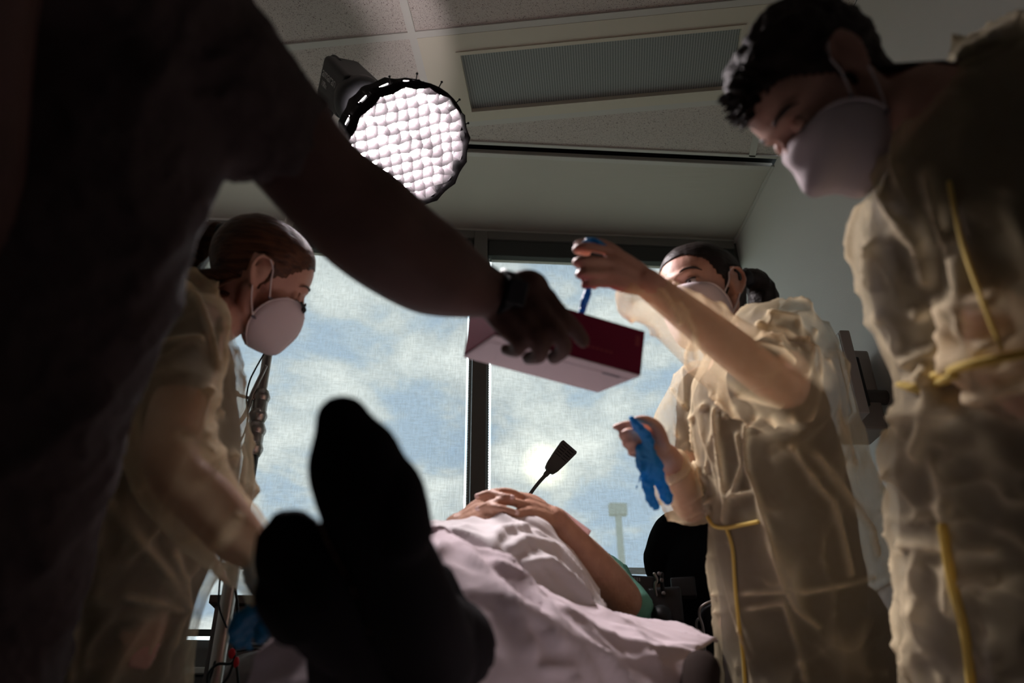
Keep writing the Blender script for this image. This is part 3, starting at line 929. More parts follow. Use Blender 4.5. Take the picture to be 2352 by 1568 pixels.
def hair_cap(par, q, M, k, m, hairline=.072, low=-.045, thick=.008, nape=-.075, rough=0.0, name='hair', body=None, top=0.0):
    """hair as a shell round the skull, open over face and ears"""
    f, l, u = M; vs = []; keep = []; nu, nv = 96, 64
    for i in range(nv + 1):
        a = math.pi * i / nv
        for j in range(nu):
            b = 2 * math.pi * j / nu
            x, y, z = math.sin(a) * math.cos(b), math.sin(a) * math.sin(b), math.cos(a)
            X = -.012 + x * (.098 + (.008 if x < 0 else 0)) + .0; Y = y * .078; Z = .032 + z * .087
            if x > 0: X = -.012 + x * .104
            if z < 0 and x < 0.2: Z = .032 + z * .105; Y = y * (.078 - .012 * min(1, -z)); X += .012 * (-z)
            rr = 1 + (thick + rough * noise.noise(V((X, Y, Z)) * 90)) / .09
            vs.append(q(-.012 + (X + .012) * rr, Y * rr, .032 + (Z - .032) * rr)); keep.append((X, Y, Z))
    fs = []
    for i in range(nv):
        for j in range(nu):
            c = [i * nu + j, i * nu + (j + 1) % nu, (i + 1) * nu + (j + 1) % nu, (i + 1) * nu + j]
            X, Y, Z = [sum(keep[t][d] for t in c) / 4 for d in range(3)]
            if Z < nape + abs(Y) * .2: continue
            front = X - (hairline - .25 * max(0, .085 - Z) - (.25 * abs(Y)) + .0)
            fl = .012 * noise.noise(V((X, Y, Z)) * 40)
            if Z < .100 and X > hairline - .026 - .25 * abs(Y) + (Z - .05) * .60 + fl * .25 and X > -.01: continue
            if Z < .014 and X > .020 - (.014 - Z) * .4: continue
            if Z < low + 0.02 and X > -.03: continue
            if Z < .030 and -.036 < X < .002 and abs(Y) > .05: continue
            fs.append(tuple(c))
    me = mesh(vs, fs); bm = bmesh.new(); bm.from_mesh(me)
    bmesh.ops.delete(bm, geom=[v for v in bm.verts if not v.link_faces], context='VERTS')
    bmesh.ops.smooth_vert(bm, verts=[v for v in bm.verts if v.is_boundary], factor=.5, use_axis_x=True, use_axis_y=True, use_axis_z=True)
    bm.to_mesh(me); bm.free()
    if body is not None:                     # lie on the skull, thinning to nothing at the hair's edge
        bv = bvh(body); co = get_co(me); c0 = q(-.005, 0, .02); bm = bmesh.new(); bm.from_mesh(me)
        dist = {v.index: 0 for v in bm.verts if v.is_boundary}; fr = [v for v in bm.verts if v.is_boundary]
        while fr:
            nx = []
            for v in fr:
                for e in v.link_edges:
                    w = e.other_vert(v)
                    if w.index not in dist: dist[w.index] = dist[v.index] + 1; nx.append(w)
            fr = nx
        bm.free()
        for i in range(len(co)):
            p = V(co[i]); d = (p - c0).normalized(); h = bv.ray_cast(c0 + d * .20 * k, -d, .20 * k)
            if h[0] is None: continue
            th = (thick + top * max(0, (p - c0).dot(M[2]) / (.10 * k)) ** 2) * min(1, .06 + dist.get(i, 12) / 10) + (rough * noise.noise(p * 70) if rough else .0012 * noise.noise(p * 60))
            co[i] = h[0] + d * max(th, .001)
        set_co(me, co)
        return put(name, solid(me, .003), m, par)
    return put(name, solid(me, thick), m, par)


def finger(pts, r0=.0088, r1=.0068):
    n = len(pts); return tube(pts, [r0 + (r1 - r0) * i / (n - 1) for i in range(n)], 12, 5)


def hand_parts(wrist, knuck, fingers, thumb, wr=.026, k=1.0, pn=None):
    """palm from wrist to four knuckles, each finger a chain from its knuckle; thumb a chain from the palm's side"""
    out = []
    for i, (kn, fg) in enumerate(zip(knuck, fingers)):
        w = wrist + (knuck[i] - (knuck[1] + knuck[2]) / 2) * .45
        out.append(tube([w, (w + kn) / 2, kn], [.0150 * k, .0145 * k, .0112 * k], 12, 4))
        out.append(finger([kn] + list(fg), (.0096, .0094, .0090, .0080)[i] * k, (.0072, .0073, .0069, .0060)[i] * k))
    for i in range(3): out.append(tube([(wrist * .55 + (knuck[i] + knuck[i + 1]) * .225), (wrist * .15 + (knuck[i] + knuck[i + 1]) * .425)], [.0135 * k, .0115 * k], 10, 1))
    out.append(tube(thumb, [.0155 * k, .0125 * k, .0100 * k, .0078 * k][:len(thumb)] if len(thumb) <= 4 else .010, 12, 5))
    return out


def nail(par, tip, dirn, normal, k=1.0):
    d = dirn.normalized(); n = (normal - d * normal.dot(d)).normalized(); s = d.cross(n)
    put('fingernail', mesh(*ell(tip + n * (.0045 * k), (.0062 * k, .0047 * k, .0022 * k), (d, s, n), 12, 8)), M_nail, par, True)


def px_rings(rows, depth, tilt=0.0, depth_k=None):
    """rings from left/right edges in the photograph; each is a level ellipse at that height"""
    out = []; R0 = _r0; F0 = V((math.sin(_y), math.cos(_y), 0))
    for i, (xl, xr, y, d) in enumerate(rows):
        c = P((xl + xr) / 2, y, d); hwid = (xr - xl) / 2 * d / FPX
        dp = depth[i] if isinstance(depth, (list, tuple)) else depth
        out.append((c, R0 * hwid, F0 * dp))
    return out


def drop(rings, zs, grow=1.0, toward=None):
    c, a, b = rings[-1]
    for z in zs:
        c2 = V((c.x, c.y, z)) if toward is None else V((toward[0], toward[1], z))
        rings.append((c2, a * grow, b * grow)); a = a * grow; b = b * grow
    return rings


def cut(me, tests):
    """drop faces whose centre meets any test"""
    bm = bmesh.new(); bm.from_mesh(me)
    bad = [f_ for f_ in bm.faces if any(t(f_.calc_center_median()) for t in tests)]
    bmesh.ops.delete(bm, geom=bad, context='FACES'); bm.to_mesh(me); bm.free(); me.update()
    me.polygons.foreach_set('use_smooth', [True] * len(me.polygons))


def near(c, r): return lambda p: (p - V(c)).length < r


def below(z): return lambda p: p.z < z


def beyond(c, d, r=9): return lambda p: (p - V(c)).dot(d) > 0 and (p - V(c)).length < r


def PT(seq): return [P(*s) for s in seq]


def shrink(rings, k): return [(c, a * k, b * k) for c, a, b in rings]


def torso_from(rg, n0, n1, k, kd, shift=V((0, 0, 0)), seg=28):
    return ring_loft([(c + shift, a * k, b_ * kd) for c, a, b_ in rg[n0:n1]], seg, 5)


def legs(hip, lat, foot_f, spread=.10, knee=None):
    out = []
    for s in (-1, 1):
        h = hip + lat * (s * .085); ft = V((hip.x, hip.y, 0)) + lat * (s * spread)
        kn = (h + ft) / 2 + foot_f * .02
        out.append((h, kn, V((ft.x, ft.y, .09)), ft + foot_f * .13 + V((0, 0, .035)), ft))
    return out


def leg_solids(L, k=1.0):
    r = []
    for h, kn, an, toe, ft in L:
        r.append(tube([h, (h * .5 + kn * .5), kn, (kn * .45 + an * .55), an], [.092 * k, .078 * k, .056 * k, .052 * k, .034 * k], 16, 4))
    return r


def shoes(par, L, m):
    for h, kn, an, toe, ft in L:
        d = (toe - an); d.z = 0; d.normalize()
        b = V((an.x, an.y, .035))
        put('shoe', remesh([tube([b - d * .05, b + d * .04 + V((0, 0, .005)), b + d * .13 - V((0, 0, .008)), b + d * .19 - V((0, 0, .010))], [.036, .040, .038, .026], 14, 4), tube([b, b + V((0, 0, .05))], .034, 12, 2)], .006, 4), m, par)


# ---------------------------------------------------------------- right woman
def woman_right():
    f = CD(-.755, -.178, -.631); u = CD(-.139, -.897, .419)
    o = P(1614, 683, 1.76)
    S1 = P(1812, 800, 1.62); S2 = P(1612, 892, 1.74)
    neck = (S1 + S2) / 2 + V((0, 0, .05))
    t = thing('person', (.62, 1.50, 0), 'woman in yellow gown, raised fist pulling a blue glove from the carton', 'person')
    hp, q, M = head_parts(o, f, u, 1.0, neck_to=neck, neck_r=.050)
    E1, W1 = P(1800, 892, 1.44), P(1480, 646, 1.315)
    E2, W2 = P(1590, 1155, 1.68), P(1530, 1046, 1.475)
    # gown
    rows = [(1690, 1835, 728, 1.66), (1650, 1880, 770, 1.64), (1600, 1912, 850, 1.62), (1585, 1948, 930, 1.60), (1598, 1985, 1040, 1.58), (1622, 2012, 1140, 1.56), (1622, 2036, 1260, 1.55),
            (1634, 2062, 1400, 1.55), (1648, 2092, 1568, 1.56)]
    rg = px_rings(rows, [.07, .13, .17, .175, .17, .165, .18, .20, .21]); drop(rg, [.7, .5, .34], 1.02)
    body = list(hp)
    hip = V((rg[8][0].x - .02, rg[8][0].y, .95)); lat = (S1 - S2); lat.z = 0; lat.normalize(); ff = V((0, 0, 1)).cross(lat) if V((0, 0, 1)).cross(lat).x < 0 else -V((0, 0, 1)).cross(lat)
    chest = (S1 + S2) / 2 - V((0, 0, .14))
    sh_ = -_r0 * .025
    tor = torso_from(rg, 1, 10, .66, .62, sh_)
    body.append(tor)
    for S, E_, W_ in ((S1, E1, W1), (S2, E2, W2)):
        body.append(tube([S, (S + E_) / 2, E_, (E_ * .6 + W_ * .4), W_], [.046, .042, .036, .035, .0235], 16, 5))
    kn1 = PT([(1404, 576, 1.300), (1402, 602, 1.288), (1404, 628, 1.284), (1410, 652, 1.288)])
    f1 = [PT([(1344, 566, 1.275), (1324, 574, 1.29), (1350, 580, 1.315)]), PT([(1340, 598, 1.262), (1324, 604, 1.28), (1350, 608, 1.31)]),
          PT([(1346, 627, 1.260), (1330, 632, 1.28), (1358, 635, 1.31)]), PT([(1356, 652, 1.268), (1342, 656, 1.28), (1368, 658, 1.305)])]
    th1 = PT([(1455, 622, 1.325), (1405, 574, 1.325), (1362, 558, 1.315), (1326, 560, 1.300)])
    body += hand_parts(W1, kn1, f1, th1, k=.88)
    kn2 = PT([(1494, 985, 1.445), (1492, 1004, 1.435), (1493, 1023, 1.435), (1498, 1040, 1.44)])
    f2 = [PT([(1462, 974, 1.425), (1436, 975, 1.42), (1414, 981, 1.42)]), PT([(1450, 992, 1.405), (1428, 1000, 1.415), (1452, 1010, 1.435)]),
          PT([(1455, 1012, 1.405), (1436, 1019, 1.415), (1458, 1028, 1.435)]), PT([(1464, 1032, 1.410), (1448, 1040, 1.42), (1466, 1046, 1.435)])]
    th2 = PT([(1524, 1024, 1.455), (1512, 985, 1.420), (1490, 966, 1.402), (1464, 962, 1.398)])
    body += hand_parts(W2, kn2, f2, th2, k=.85)
    L = legs(hip, lat, ff)
    body += leg_solids(L)
    bd = put('body', remesh(body, .0036, 4), M_skin, t)
    face_bits(t, q, M, 1.0, look=(0, 0, -.1), closed=-1.4)
    mask(t, q, M, 1.0)
    hr = hair_cap(t, q, M, 1.0, M_hair, hairline=.096, thick=.010, body=bd.data)
    pt_ = PT([(1702, 640, 1.84), (1728, 640, 1.86), (1748, 668, 1.87), (1752, 708, 1.86), (1745, 760, 1.85), (1740, 800, 1.84)])
    pn = put('ponytail', remesh([tube(pt_, [.018, .026, .032, .034, .028, .008], 20, 6)], .004, 3), M_hair, t)
    wrinkle(pn.data, .006, 28, axis=V((0, 0, 1)), stretch=6, seed=1)
    put('hair_tie', mesh(*tube(PT([(1706, 640, 1.842), (1714, 640, 1.848)]), .021, 16, 1)), M_black, pn, True)
    scr = [torso_from(rg, 1, 10, .80, .80, sh_)]
    for S, E_ in ((S1, E1), (S2, E2)): scr.append(tube([S, S * .35 + E_ * .65], [.050, .044], 16, 4))
    scr += leg_solids(L, 1.22)
    sm = remesh(scr, .007, 5); wrinkle(sm, .010, 9, axis=V((0, 0, 1)), stretch=2.5, seed=4)
    cut(sm, [near(S1 * .35 + E1 * .65, .045), near(S2 * .35 + E2 * .65, .045)])
    so_ = put('scrubs', sm, M_scrub, t)
    # gown
    g = [ring_loft(rg, 48, 5)]
    s1 = PT([(1838, 800, 1.64), (1825, 885, 1.50), (1745, 868, 1.42), (1620, 775, 1.375), (1520, 700, 1.335), (1462, 680, 1.31)])
    g.append(tube(s1, [.078, .090, .082, .064, .050, .036], 24, 6))
    s1b = PT([(1500, 690, 1.33), (1452, 706, 1.312)]); g.append(tube(s1b, [.040, .026], 16, 3))
    g.append(tube(PT([(1530, 690, 1.34), (1484, 645, 1.318), (1470, 650, 1.31)]), [.040, .034, .030], 16, 3))
    s2 = PT([(1612, 890, 1.74), (1580, 960, 1.72), (1580, 1060, 1.70), (1590, 1150, 1.68), (1560, 1115, 1.58), (1532, 1062, 1.49)])
    g.append(tube(s2, [.066, .066, .060, .055, .050, .030], 24, 6))
    gm = remesh(g, .0048, 8)
    wrinkle(gm, .015, 6.0, axis=V((.1, 0, 1)), stretch=3.2, seed=9, octv=2, sharp=7, fold=.7)
    wrinkle(gm, .006, 11, axis=V((.5, .2, 1)), stretch=1.8, seed=2, octv=2, sharp=6, fold=.4)
    SF = lambda seq, dd: [P(x, y, dd) for x, y in seq]

    def on(me_bvh, seq):                 # lay a drawn line on the cloth that faces the camera
        o_ = []
        for x, y in seq:
            h = me_bvh.ray_cast(CO, ray(x, y).normalized())
            if h[0] is not None: o_.append(h[0])
        return o_
    bv = BVHTree.FromPolygons([v.co for v in gm.vertices], [p.vertices for p in gm.polygons])
    cr = [([(1591, 962), (1570, 930), (1546, 895)], .009, .0045), ([(1591, 962), (1618, 930), (1644, 895)], .009, .0045), ([(1644, 895), (1642, 940), (1638, 1000), (1625, 1080)], .009, .0045),
          ([(1642, 953), (1650, 1040), (1660, 1110), (1668, 1157), (1664, 1195)], .010, .005), ([(1679, 931), (1695, 1000), (1706, 1068), (1690, 1115), (1668, 1157)], .009, .0045),
          ([(1737, 953), (1713, 979), (1712, 1030), (1718, 1080), (1741, 1139), (1760, 1210), (1777, 1272), (1803, 1347)], .010, .0045), ([(1624, 1152), (1680, 1138), (1733, 1130)], .008, .004),
          ([(1768, 957), (1820, 1030), (1883, 1121), (1914, 1152), (1935, 1230), (1954, 1316)], .011, .005), ([(1812, 957), (1880, 1050), (1940, 1130), (1998, 1210), (2012, 1272)], .012, .006),
          ([(1640, 1365), (1720, 1362), (1803, 1356)], .008, .004), ([(1644, 1405), (1730, 1396), (1803, 1383)], .008, .004), ([(1803, 1347), (1848, 1360), (1930, 1345), (2007, 1325)], .008, .004),
          ([(1803, 1383), (1822, 1450), (1850, 1560)], .009, .005), ([(1591, 962), (1592, 1030), (1596, 1095), (1626, 1183)], .008, .004), ([(1803, 1347), (1830, 1400), (1880, 1440)], .006, .004),
          ([(1560, 640), (1650, 700), (1745, 745), (1790, 790)], .008, .005), ([(1450, 730), (1560, 830), (1700, 905), (1790, 930)], .009, .006),
          ([(1500, 650), (1540, 700), (1560, 740)], .008, .005), ([(1560, 700), (1590, 760), (1600, 820)], .007, .005), ([(1745, 745), (1800, 760), (1850, 790)], .010, .006), ([(1770, 720), (1830, 730), (1862, 800), (1850, 860)], .010, .006),
          ([(1740, 790), (1790, 800), (1820, 830)], .009, .005), ([(1545, 900), (1555, 1000), (1590, 1080)], .006, .004), ([(1870, 760), (1880, 860), (1860, 960)], .009, .006), ([(1900, 830), (1925, 950), (1960, 1060)], .008, .006)]
    ridge_lines(gm, [(on(bv, s), h, w) for s, h, w in cr if len(on(bv, s)) > 1])
    _gb = bvh(gm); tuck(so_.data, _gb, .016); tuck(bd.data, _gb, .022, lambda p: .40 < p.z < 1.0 and (p - W1).length > .28)
    cut(gm, [below(.36), near(W1, .036), near(W2, .036), near(neck + V((0, 0, .02)), .075)])
    gw = put('gown', gm, M_gown, t)
    bv = BVHTree.FromPolygons([v.co for v in gm.vertices], [p.vertices for p in gm.polygons])
    for seq, r in (([(1625, 1188), (1640, 1208), (1668, 1212), (1700, 1206), (1740, 1198)], .0035), ([(1668, 1212), (1682, 1260), (1688, 1340), (1697, 1430), (1706, 1500), (1712, 1580)], .0034)):
        pts = [p - (p - CO).normalized() * .004 for p in on(bv, seq)]
        if len(pts) > 1: put('waist_tie', mesh(*tube(pts, r, 8, 5)), M_tie, gw, True)
    shoes(t, L, M_black)
    return t, W1, W2, kn1, kn2, f1, f2


RW = woman_right()


# ---------------------------------------------------------------- left woman
def woman_left():
    f = CD(.79, .511, .338); u = CD(.469, -.86, .202); o = P(597, 640, 1.66)
    t = thing('person', (-.52, 1.35, 0), 'woman in a yellow gown on the left with a brown ponytail, bending over the bed', 'person')
    S1 = P(455, 752, 1.38); S2 = P(465, 780, 1.66)
    neck = P(470, 738, 1.58)
    hp, q, M = head_parts(o, f, u, 1.0, neck_to=neck, neck_r=.052)
    E1, W1 = P(392, 1055, 1.15), P(648, 1352, 1.15)
    E2, W2 = P(400, 1020, 1.62), P(380, 1240, 1.50)
    rows = [(395, 500, 652, 1.56), (375, 528, 715, 1.54), (340, 548, 800, 1.50), (320, 560, 900, 1.46), (290, 568, 1010, 1.41), (240, 560, 1120, 1.35), (200, 515, 1230, 1.34), (155, 468, 1330, 1.33),
            (125, 440, 1430, 1.33), (95, 418, 1568, 1.33)]
    rg = px_rings(rows, [.07, .14, .18, .185, .18, .17, .18, .19, .20, .21]); drop(rg, [.7, .5, .34], 1.02)
    hip = V((rg[9][0].x, rg[9][0].y, .95)); lat = V((.1, -1, 0)).normalized(); ff = V((1, .1, 0)).normalized()
    ch = (S1 + S2) / 2 - V((.02, 0, .12))
    body = hp + [torso_from(rg, 0, 11, .68, .66)]
    for S, E_, W_ in ((S1, E1, W1), (S2, E2, W2)):
        body.append(tube([S, (S + E_) / 2, E_, (E_ * .6 + W_ * .4), W_], [.046, .043, .038, .040, .026], 16, 5))
    kn = PT([(606, 1392, 1.13), (596, 1408, 1.14), (592, 1425, 1.15), (596, 1442, 1.165)])
    fg = [PT([(570, 1405, 1.12), (548, 1425, 1.125), (534, 1448, 1.13)]), PT([(560, 1422, 1.13), (542, 1442, 1.135), (536, 1466, 1.14)]),
          PT([(562, 1442, 1.14), (548, 1460, 1.145), (550, 1478, 1.15)]), PT([(575, 1456, 1.155), (566, 1470, 1.16), (572, 1484, 1.165)])]
    th = PT([(640, 1400, 1.12), (622, 1425, 1.10), (606, 1446, 1.10), (598, 1466, 1.105)])
    hand = hand_parts(W1, kn, fg, th, k=1.0)
    body += hand
    kn_ = [W2 + V((.05, .02 * i - .03, -.02)) for i in range(4)]
    body += hand_parts(W2, kn_, [[k_ + V((.03, 0, -.01)), k_ + V((.05, 0, -.025)), k_ + V((.06, 0, -.045))] for k_ in kn_], [W2, W2 + V((.03, -.04, -.01)), W2 + V((.06, -.05, -.02)), W2 + V((.08, -.05, -.03))])
    L = legs(hip, lat, ff); body += leg_solids(L)
    bd = put('body', remesh(body, .0038, 4), M_skin, t)
    face_bits(t, q, M, 1.0, look=(0, 0, -.8), closed=1.6, brow=M_hairb)
    mask(t, q, M, 1.0)
    # glasses arm and lens at the far side of the face
    put('safety_glasses', mesh(*join([tube([q(.088, -.058, -.006), q(.102, -.045, -.012), q(.104, -.022, -.016), q(.100, -.012, -.008)], .0030, 8, 5),
                                      ell(q(.099, -.030, -.008), (.003, .014, .010), M, 14, 10)])), M_black, t, True)
    hair_cap(t, q, M, 1.0, M_hairb, hairline=.096, thick=.009, body=bd.data)
    pt_ = PT([(528, 535, 1.70), (486, 538, 1.71), (452, 570, 1.71), (428, 612, 1.70), (436, 650, 1.69), (478, 668, 1.68)])
    pn = put('ponytail', remesh([tube(pt_, [.018, .026, .033, .034, .026, .010], 20, 6)], .004, 3), M_hairb, t)
    wrinkle(pn.data, .006, 28, axis=V((.3, 0, 1)), stretch=6, seed=1)
    put('hair_tie', mesh(*tube(PT([(520, 534, 1.70), (508, 535, 1.703)]), .021, 16, 1)), M_black, pn, True)
    scr = [torso_from(rg, 0, 11, .84, .82)]
    for S, E_ in ((S1, E1), (S2, E2)): scr.append(tube([S, S * .5 + E_ * .5], [.058, .060], 16, 4))
    scr += leg_solids(L, 1.22)
    sm = remesh(scr, .007, 5); wrinkle(sm, .010, 9, axis=V((0, 0, 1)), stretch=2.5, seed=14)
    cut(sm, [near(S1 * .5 + E1 * .5, .045), near(S2 * .5 + E2 * .5, .045)])
    so_ = put('scrubs', sm, M_scrub, t)
    g = [ring_loft(rg, 48, 5)]
    g.append(tube(PT([(450, 745, 1.37), (405, 850, 1.26), (388, 960, 1.18), (402, 1060, 1.15), (470, 1170, 1.14), (560, 1265, 1.145), (622, 1325, 1.15)]), [.060, .062, .066, .070, .064, .056, .046], 24, 6))
    g.append(tube([S2, E2, W2], [.06, .06, .045], 20, 6))
    gm = remesh(g, .0062, 7)
    wrinkle(gm, .018, 6.0, axis=V((.2, 0, 1)), stretch=3, seed=21, octv=2, sharp=5, fold=.9); wrinkle(gm, .008, 11, axis=V((.5, .2, 1)), stretch=1.8, seed=12, octv=2, sharp=4, fold=.5)
    bv = BVHTree.FromPolygons([v.co for v in gm.vertices], [p.vertices for p in gm.polygons])

    def on(seq):
        o_ = []
        for x, y in seq:
            h = bv.ray_cast(CO, ray(x, y).normalized())
            if h[0] is not None: o_.append(h[0])
        return o_
    cr = [([(415, 640), (455, 690), (480, 760), (500, 850), (495, 920)], .009, .006), ([(345, 800), (400, 782), (460, 778)], .008, .005), ([(470, 1000), (505, 950), (480, 900)], .010, .008),
          ([(250, 1150), (320, 1240), (380, 1310), (430, 1390)], .010, .007), ([(290, 1370), (360, 1385), (430, 1400)], .008, .005), ([(400, 1270), (425, 1330), (430, 1400), (400, 1480)], .009, .006),
          ([(150, 1330), (170, 1450), (160, 1560)], .009, .007), ([(500, 1250), (545, 1190), (590, 1150)], .009, .007), ([(420, 1000), (480, 1040), (540, 1050)], .010, .008)]
    ridge_lines(gm, [(on(s), h, w) for s, h, w in cr if len(on(s)) > 1])
    _gb = bvh(gm); tuck(so_.data, _gb, .016); tuck(bd.data, _gb, .022, lambda p: .40 < p.z < 1.0 and (p - W1).length > .28)
    cut(gm, [below(.36), near(W1, .04), near(neck + V((.02, 0, .035)), .085), near(W2, .05)])
    put('gown', gm, M_gown, t)
    gl_ = remesh([(lambda a: tube([W1 + (W1 - E1).normalized() * -.03, W1], .034, 16, 2))(0)] + hand_parts(W1, kn, fg, th, k=1.16), .0042, 3)
    wrinkle(gl_, .005, 40, seed=5)
    put('glove', gl_, M_glove, t)
    tuck(bd.data, bvh(gl_), .0015, lambda p: (p - W1).length < .17 and (p - W1).dot(W1 - E1) > -.02)
    shoes(t, L, M_black)


woman_left()


# ---------------------------------------------------------------- man on the right
def man_right():
    f = CD(-.569, .796, -.210); u = CD(-.823, -.557, .116); o = P(1886, 217, 1.06); k = .94
    t = thing('person', (.78, .95, 0), 'short haired man in yellow gown and white mask at the right edge', 'person')
    neck = P(2150, 262, 1.00)
    S1 = P(2290, 330, .93); S2 = P(2190, 430, 1.10)
    hp, q, M = head_parts(o, f, u, k, neck_to=neck, neck_r=.060)
    rows = [(2150, 2420, 180, 1.02), (2085, 2500, 270, 1.0), (2010, 2540, 370, 1.0), (1982, 2530, 480, 1.0), (1990, 2500, 590, 1.0), (2018, 2470, 690, 1.0), (2058, 2440, 780, 1.01), (2072, 2480, 870, 1.04),
            (2046, 2560, 960, 1.06), (2050, 2640, 1100, 1.08), (2064, 2690, 1250, 1.10), (2084, 2720, 1450, 1.12), (2094, 2740, 1600, 1.13)]
    rg = px_rings(rows, [.07, .12, .16, .17, .17, .165, .155, .16, .18, .20, .21, .22, .22]); drop(rg, [.6, .45, .34], 1.02)
    hip = V((rg[11][0].x, rg[11][0].y, .93)); lat = (S1 - S2); lat.z = 0; lat.normalize(); ff = V((0, 0, 1)).cross(lat); ff = ff if ff.x < 0 else -ff
    E1, W1 = P(2330, 830, .90), P(2640, 1060, 1.12)
    E2, W2 = rg[6][0] + V((0, .04, 0)), rg[8][0] + V((-.02, 0, .02))
    ch = (S1 + S2) / 2 - V((-.04, 0, .14))
    body = hp + [torso_from(rg, 1, 14, .68, .66)]
    for S, E_, W_ in ((S1, E1, W1), (S2, E2, W2)):
        body.append(tube([S, (S + E_) / 2, E_, (E_ * .6 + W_ * .4), W_], [.052, .048, .042, .040, .028], 16, 5))
        d = (W_ - E_).normalized(); sd = d.cross(V((0, 0, 1))).normalized()
        kn_ = [W_ + d * .085 + sd * (.02 * i - .03) for i in range(4)]
        body += hand_parts(W_, kn_, [[a + d * .035, a + d * .055 - V((0, 0, .012)), a + d * .07 - V((0, 0, .03))] for a in kn_], [W_ + d * .02, W_ + d * .05 + sd * -.045, W_ + d * .08 + sd * -.055, W_ + d * .1 + sd * -.05])
    L = legs(hip, lat, ff); body += leg_solids(L)
    bd = put('body', remesh(body, .005, 5), M_skin, t)
    face_bits(t, q, M, k, look=(0, 0, -.6), closed=1.2)
    mask(t, q, M, k, tip=.140)
    hair_cap(t, q, M, k, M_hairs, hairline=.092, thick=.013, rough=.007, nape=-.06, body=bd.data, top=.006)
    tufts = []
    for i in range(170):
        a = R.uniform(-1, 1); z = R.uniform(0, 1)
        base = q(.066 + .022 * (1 - z) - .045 * a * a, .058 * a, .062 + .045 * z)
        out_ = (base - q(-.01, 0, .02)).normalized()
        tip = base + out_ * R.uniform(.006, .015) * k + M[0] * R.uniform(.002, .010) - M[2] * R.uniform(-.004, .008)
        tufts.append(tube([base - out_ * .006, (base + tip) / 2 + M[1] * R.uniform(-.003, .003), tip], [.004, .003, .0008], 5, 3))
    fr_ = put('fringe', mesh(*join(tufts)), M_hairs, t, True); fr_['kind'] = 'stuff'
    scr = [torso_from(rg, 1, 14, .86, .86), tube(PT([(2200, 240, .98), (2330, 200, 1.0), (2470, 190, 1.04)]), [.051, .085, .097], 20, 4)]
    for S, E_ in ((S1, E1), (S2, E2)): scr.append(tube([S, S * .4 + E_ * .6], [.064, .066], 16, 4))
    scr.append(tube(PT([(2120, 330, .99), (2155, 230, 1.01), (2188, 188, 1.03)]), [.030, .034, .030], 12, 4))
    scr += leg_solids(L, 1.22)
    sm = remesh(scr, .007, 5); wrinkle(sm, .010, 9, axis=V((0, 0, 1)), stretch=2.5, seed=24)
    cut(sm, [near(S1 * .4 + E1 * .6, .05), near(S2 * .4 + E2 * .6, .05)])
    so_ = put('scrubs', sm, M_scrub, t)
    g = [ring_loft(rg, 48, 5), tube(PT([(2200, 240, .98), (2330, 200, 1.0), (2470, 190, 1.04)]), [.055, .088, .10], 20, 4)]
    g.append(tube(PT([(2300, 330, .93), (2310, 560, .90), (2330, 820, .90), (2440, 930, .98), (2600, 1040, 1.09)]), [.074, .068, .062, .054, .042], 24, 6))
    gm = remesh(g, .0062, 7)
    wrinkle(gm, .020, 6.5, axis=V((0, 0, 1)), stretch=2.2, seed=31, octv=2, sharp=5, fold=.9); wrinkle(gm, .010, 12, seed=32, octv=2, sharp=4, fold=.6)
    bv = BVHTree.FromPolygons([v.co for v in gm.vertices], [p.vertices for p in gm.polygons])

    def on(seq):
        o_ = []
        for x, y in seq:
            h = bv.ray_cast(CO, ray(x, y).normalized())
            if h[0] is not None: o_.append(h[0])
        return o_
    cr = [([(2020, 400), (2045, 480), (2110, 560), (2130, 640)], .012, .009), ([(2110, 720), (2200, 705), (2290, 690)], .014, .008), ([(2080, 830), (2150, 800), (2180, 760), (2160, 690)], .012, .008),
          ([(2090, 880), (2180, 840), (2290, 825)], .014, .010), ([(2060, 960), (2180, 930), (2300, 880), (2352, 870)], .016, .012), ([(2130, 400), (2160, 520), (2200, 640), (2210, 760)], .010, .007),
          ([(2070, 1250), (2150, 1255), (2280, 1262)], .010, .007), ([(2150, 1060), (2170, 1180), (2190, 1260), (2180, 1400)], .012, .009), ([(2140, 900), (2120, 980), (2100, 1040)], .010, .008)]
    ridge_lines(gm, [(on(s), h, w) for s, h, w in cr if len(on(s)) > 1])
    _gb = bvh(gm); tuck(so_.data, _gb, .009); tuck(bd.data, _gb, .022, lambda p: .40 < p.z < 1.0 and (p - W1).length > .28 and (p - W2).length > .22)
    cut(gm, [below(.36), near(neck + (o - neck).normalized() * .03, .075), near(W1, .05)])
    gw = put('gown', gm, M_gown, t)
    bv = BVHTree.FromPolygons([v.co for v in gm.vertices], [p.vertices for p in gm.polygons])
    for seq, r in (([(2076, 885), (2105, 890), (2150, 862), (2210, 842), (2280, 826), (2352, 812)], .010), ([(2110, 895), (2155, 880), (2190, 862)], .008), ([(2165, 1210), (2185, 1330), (2215, 1450), (2232, 1580)], .006), ([(2180, 420), (2210, 560), (2260, 700), (2300, 800)], .0035)):
        pts = [p - (p - CO).normalized() * .004 for p in on(seq)]
        if len(pts) > 1: put('waist_tie', mesh(*tube(pts, r, 8, 5, flat=.5)), M_tie, gw, True)
    shoes(t, L, M_black)


man_right()


# ---------------------------------------------------------------- carton of gloves
BO = V((.0578, .9994, 1.2481)); BXv = V((.9391, .3386, -.0578)).normalized(); BYv = V((-.3155, .9167, .2450)).normalized(); BZv = BXv.cross(BYv).normalized()
bl_, bw_, bh_ = .24, .1337, .071
gc = thing('glove_carton', BO + BXv * .12 + BYv * .067, 'maroon and white carton of gloves held out by the backlit arm', 'carton')


def BP(a, b, c): return BO + BXv * a + BYv * b + BZv * c


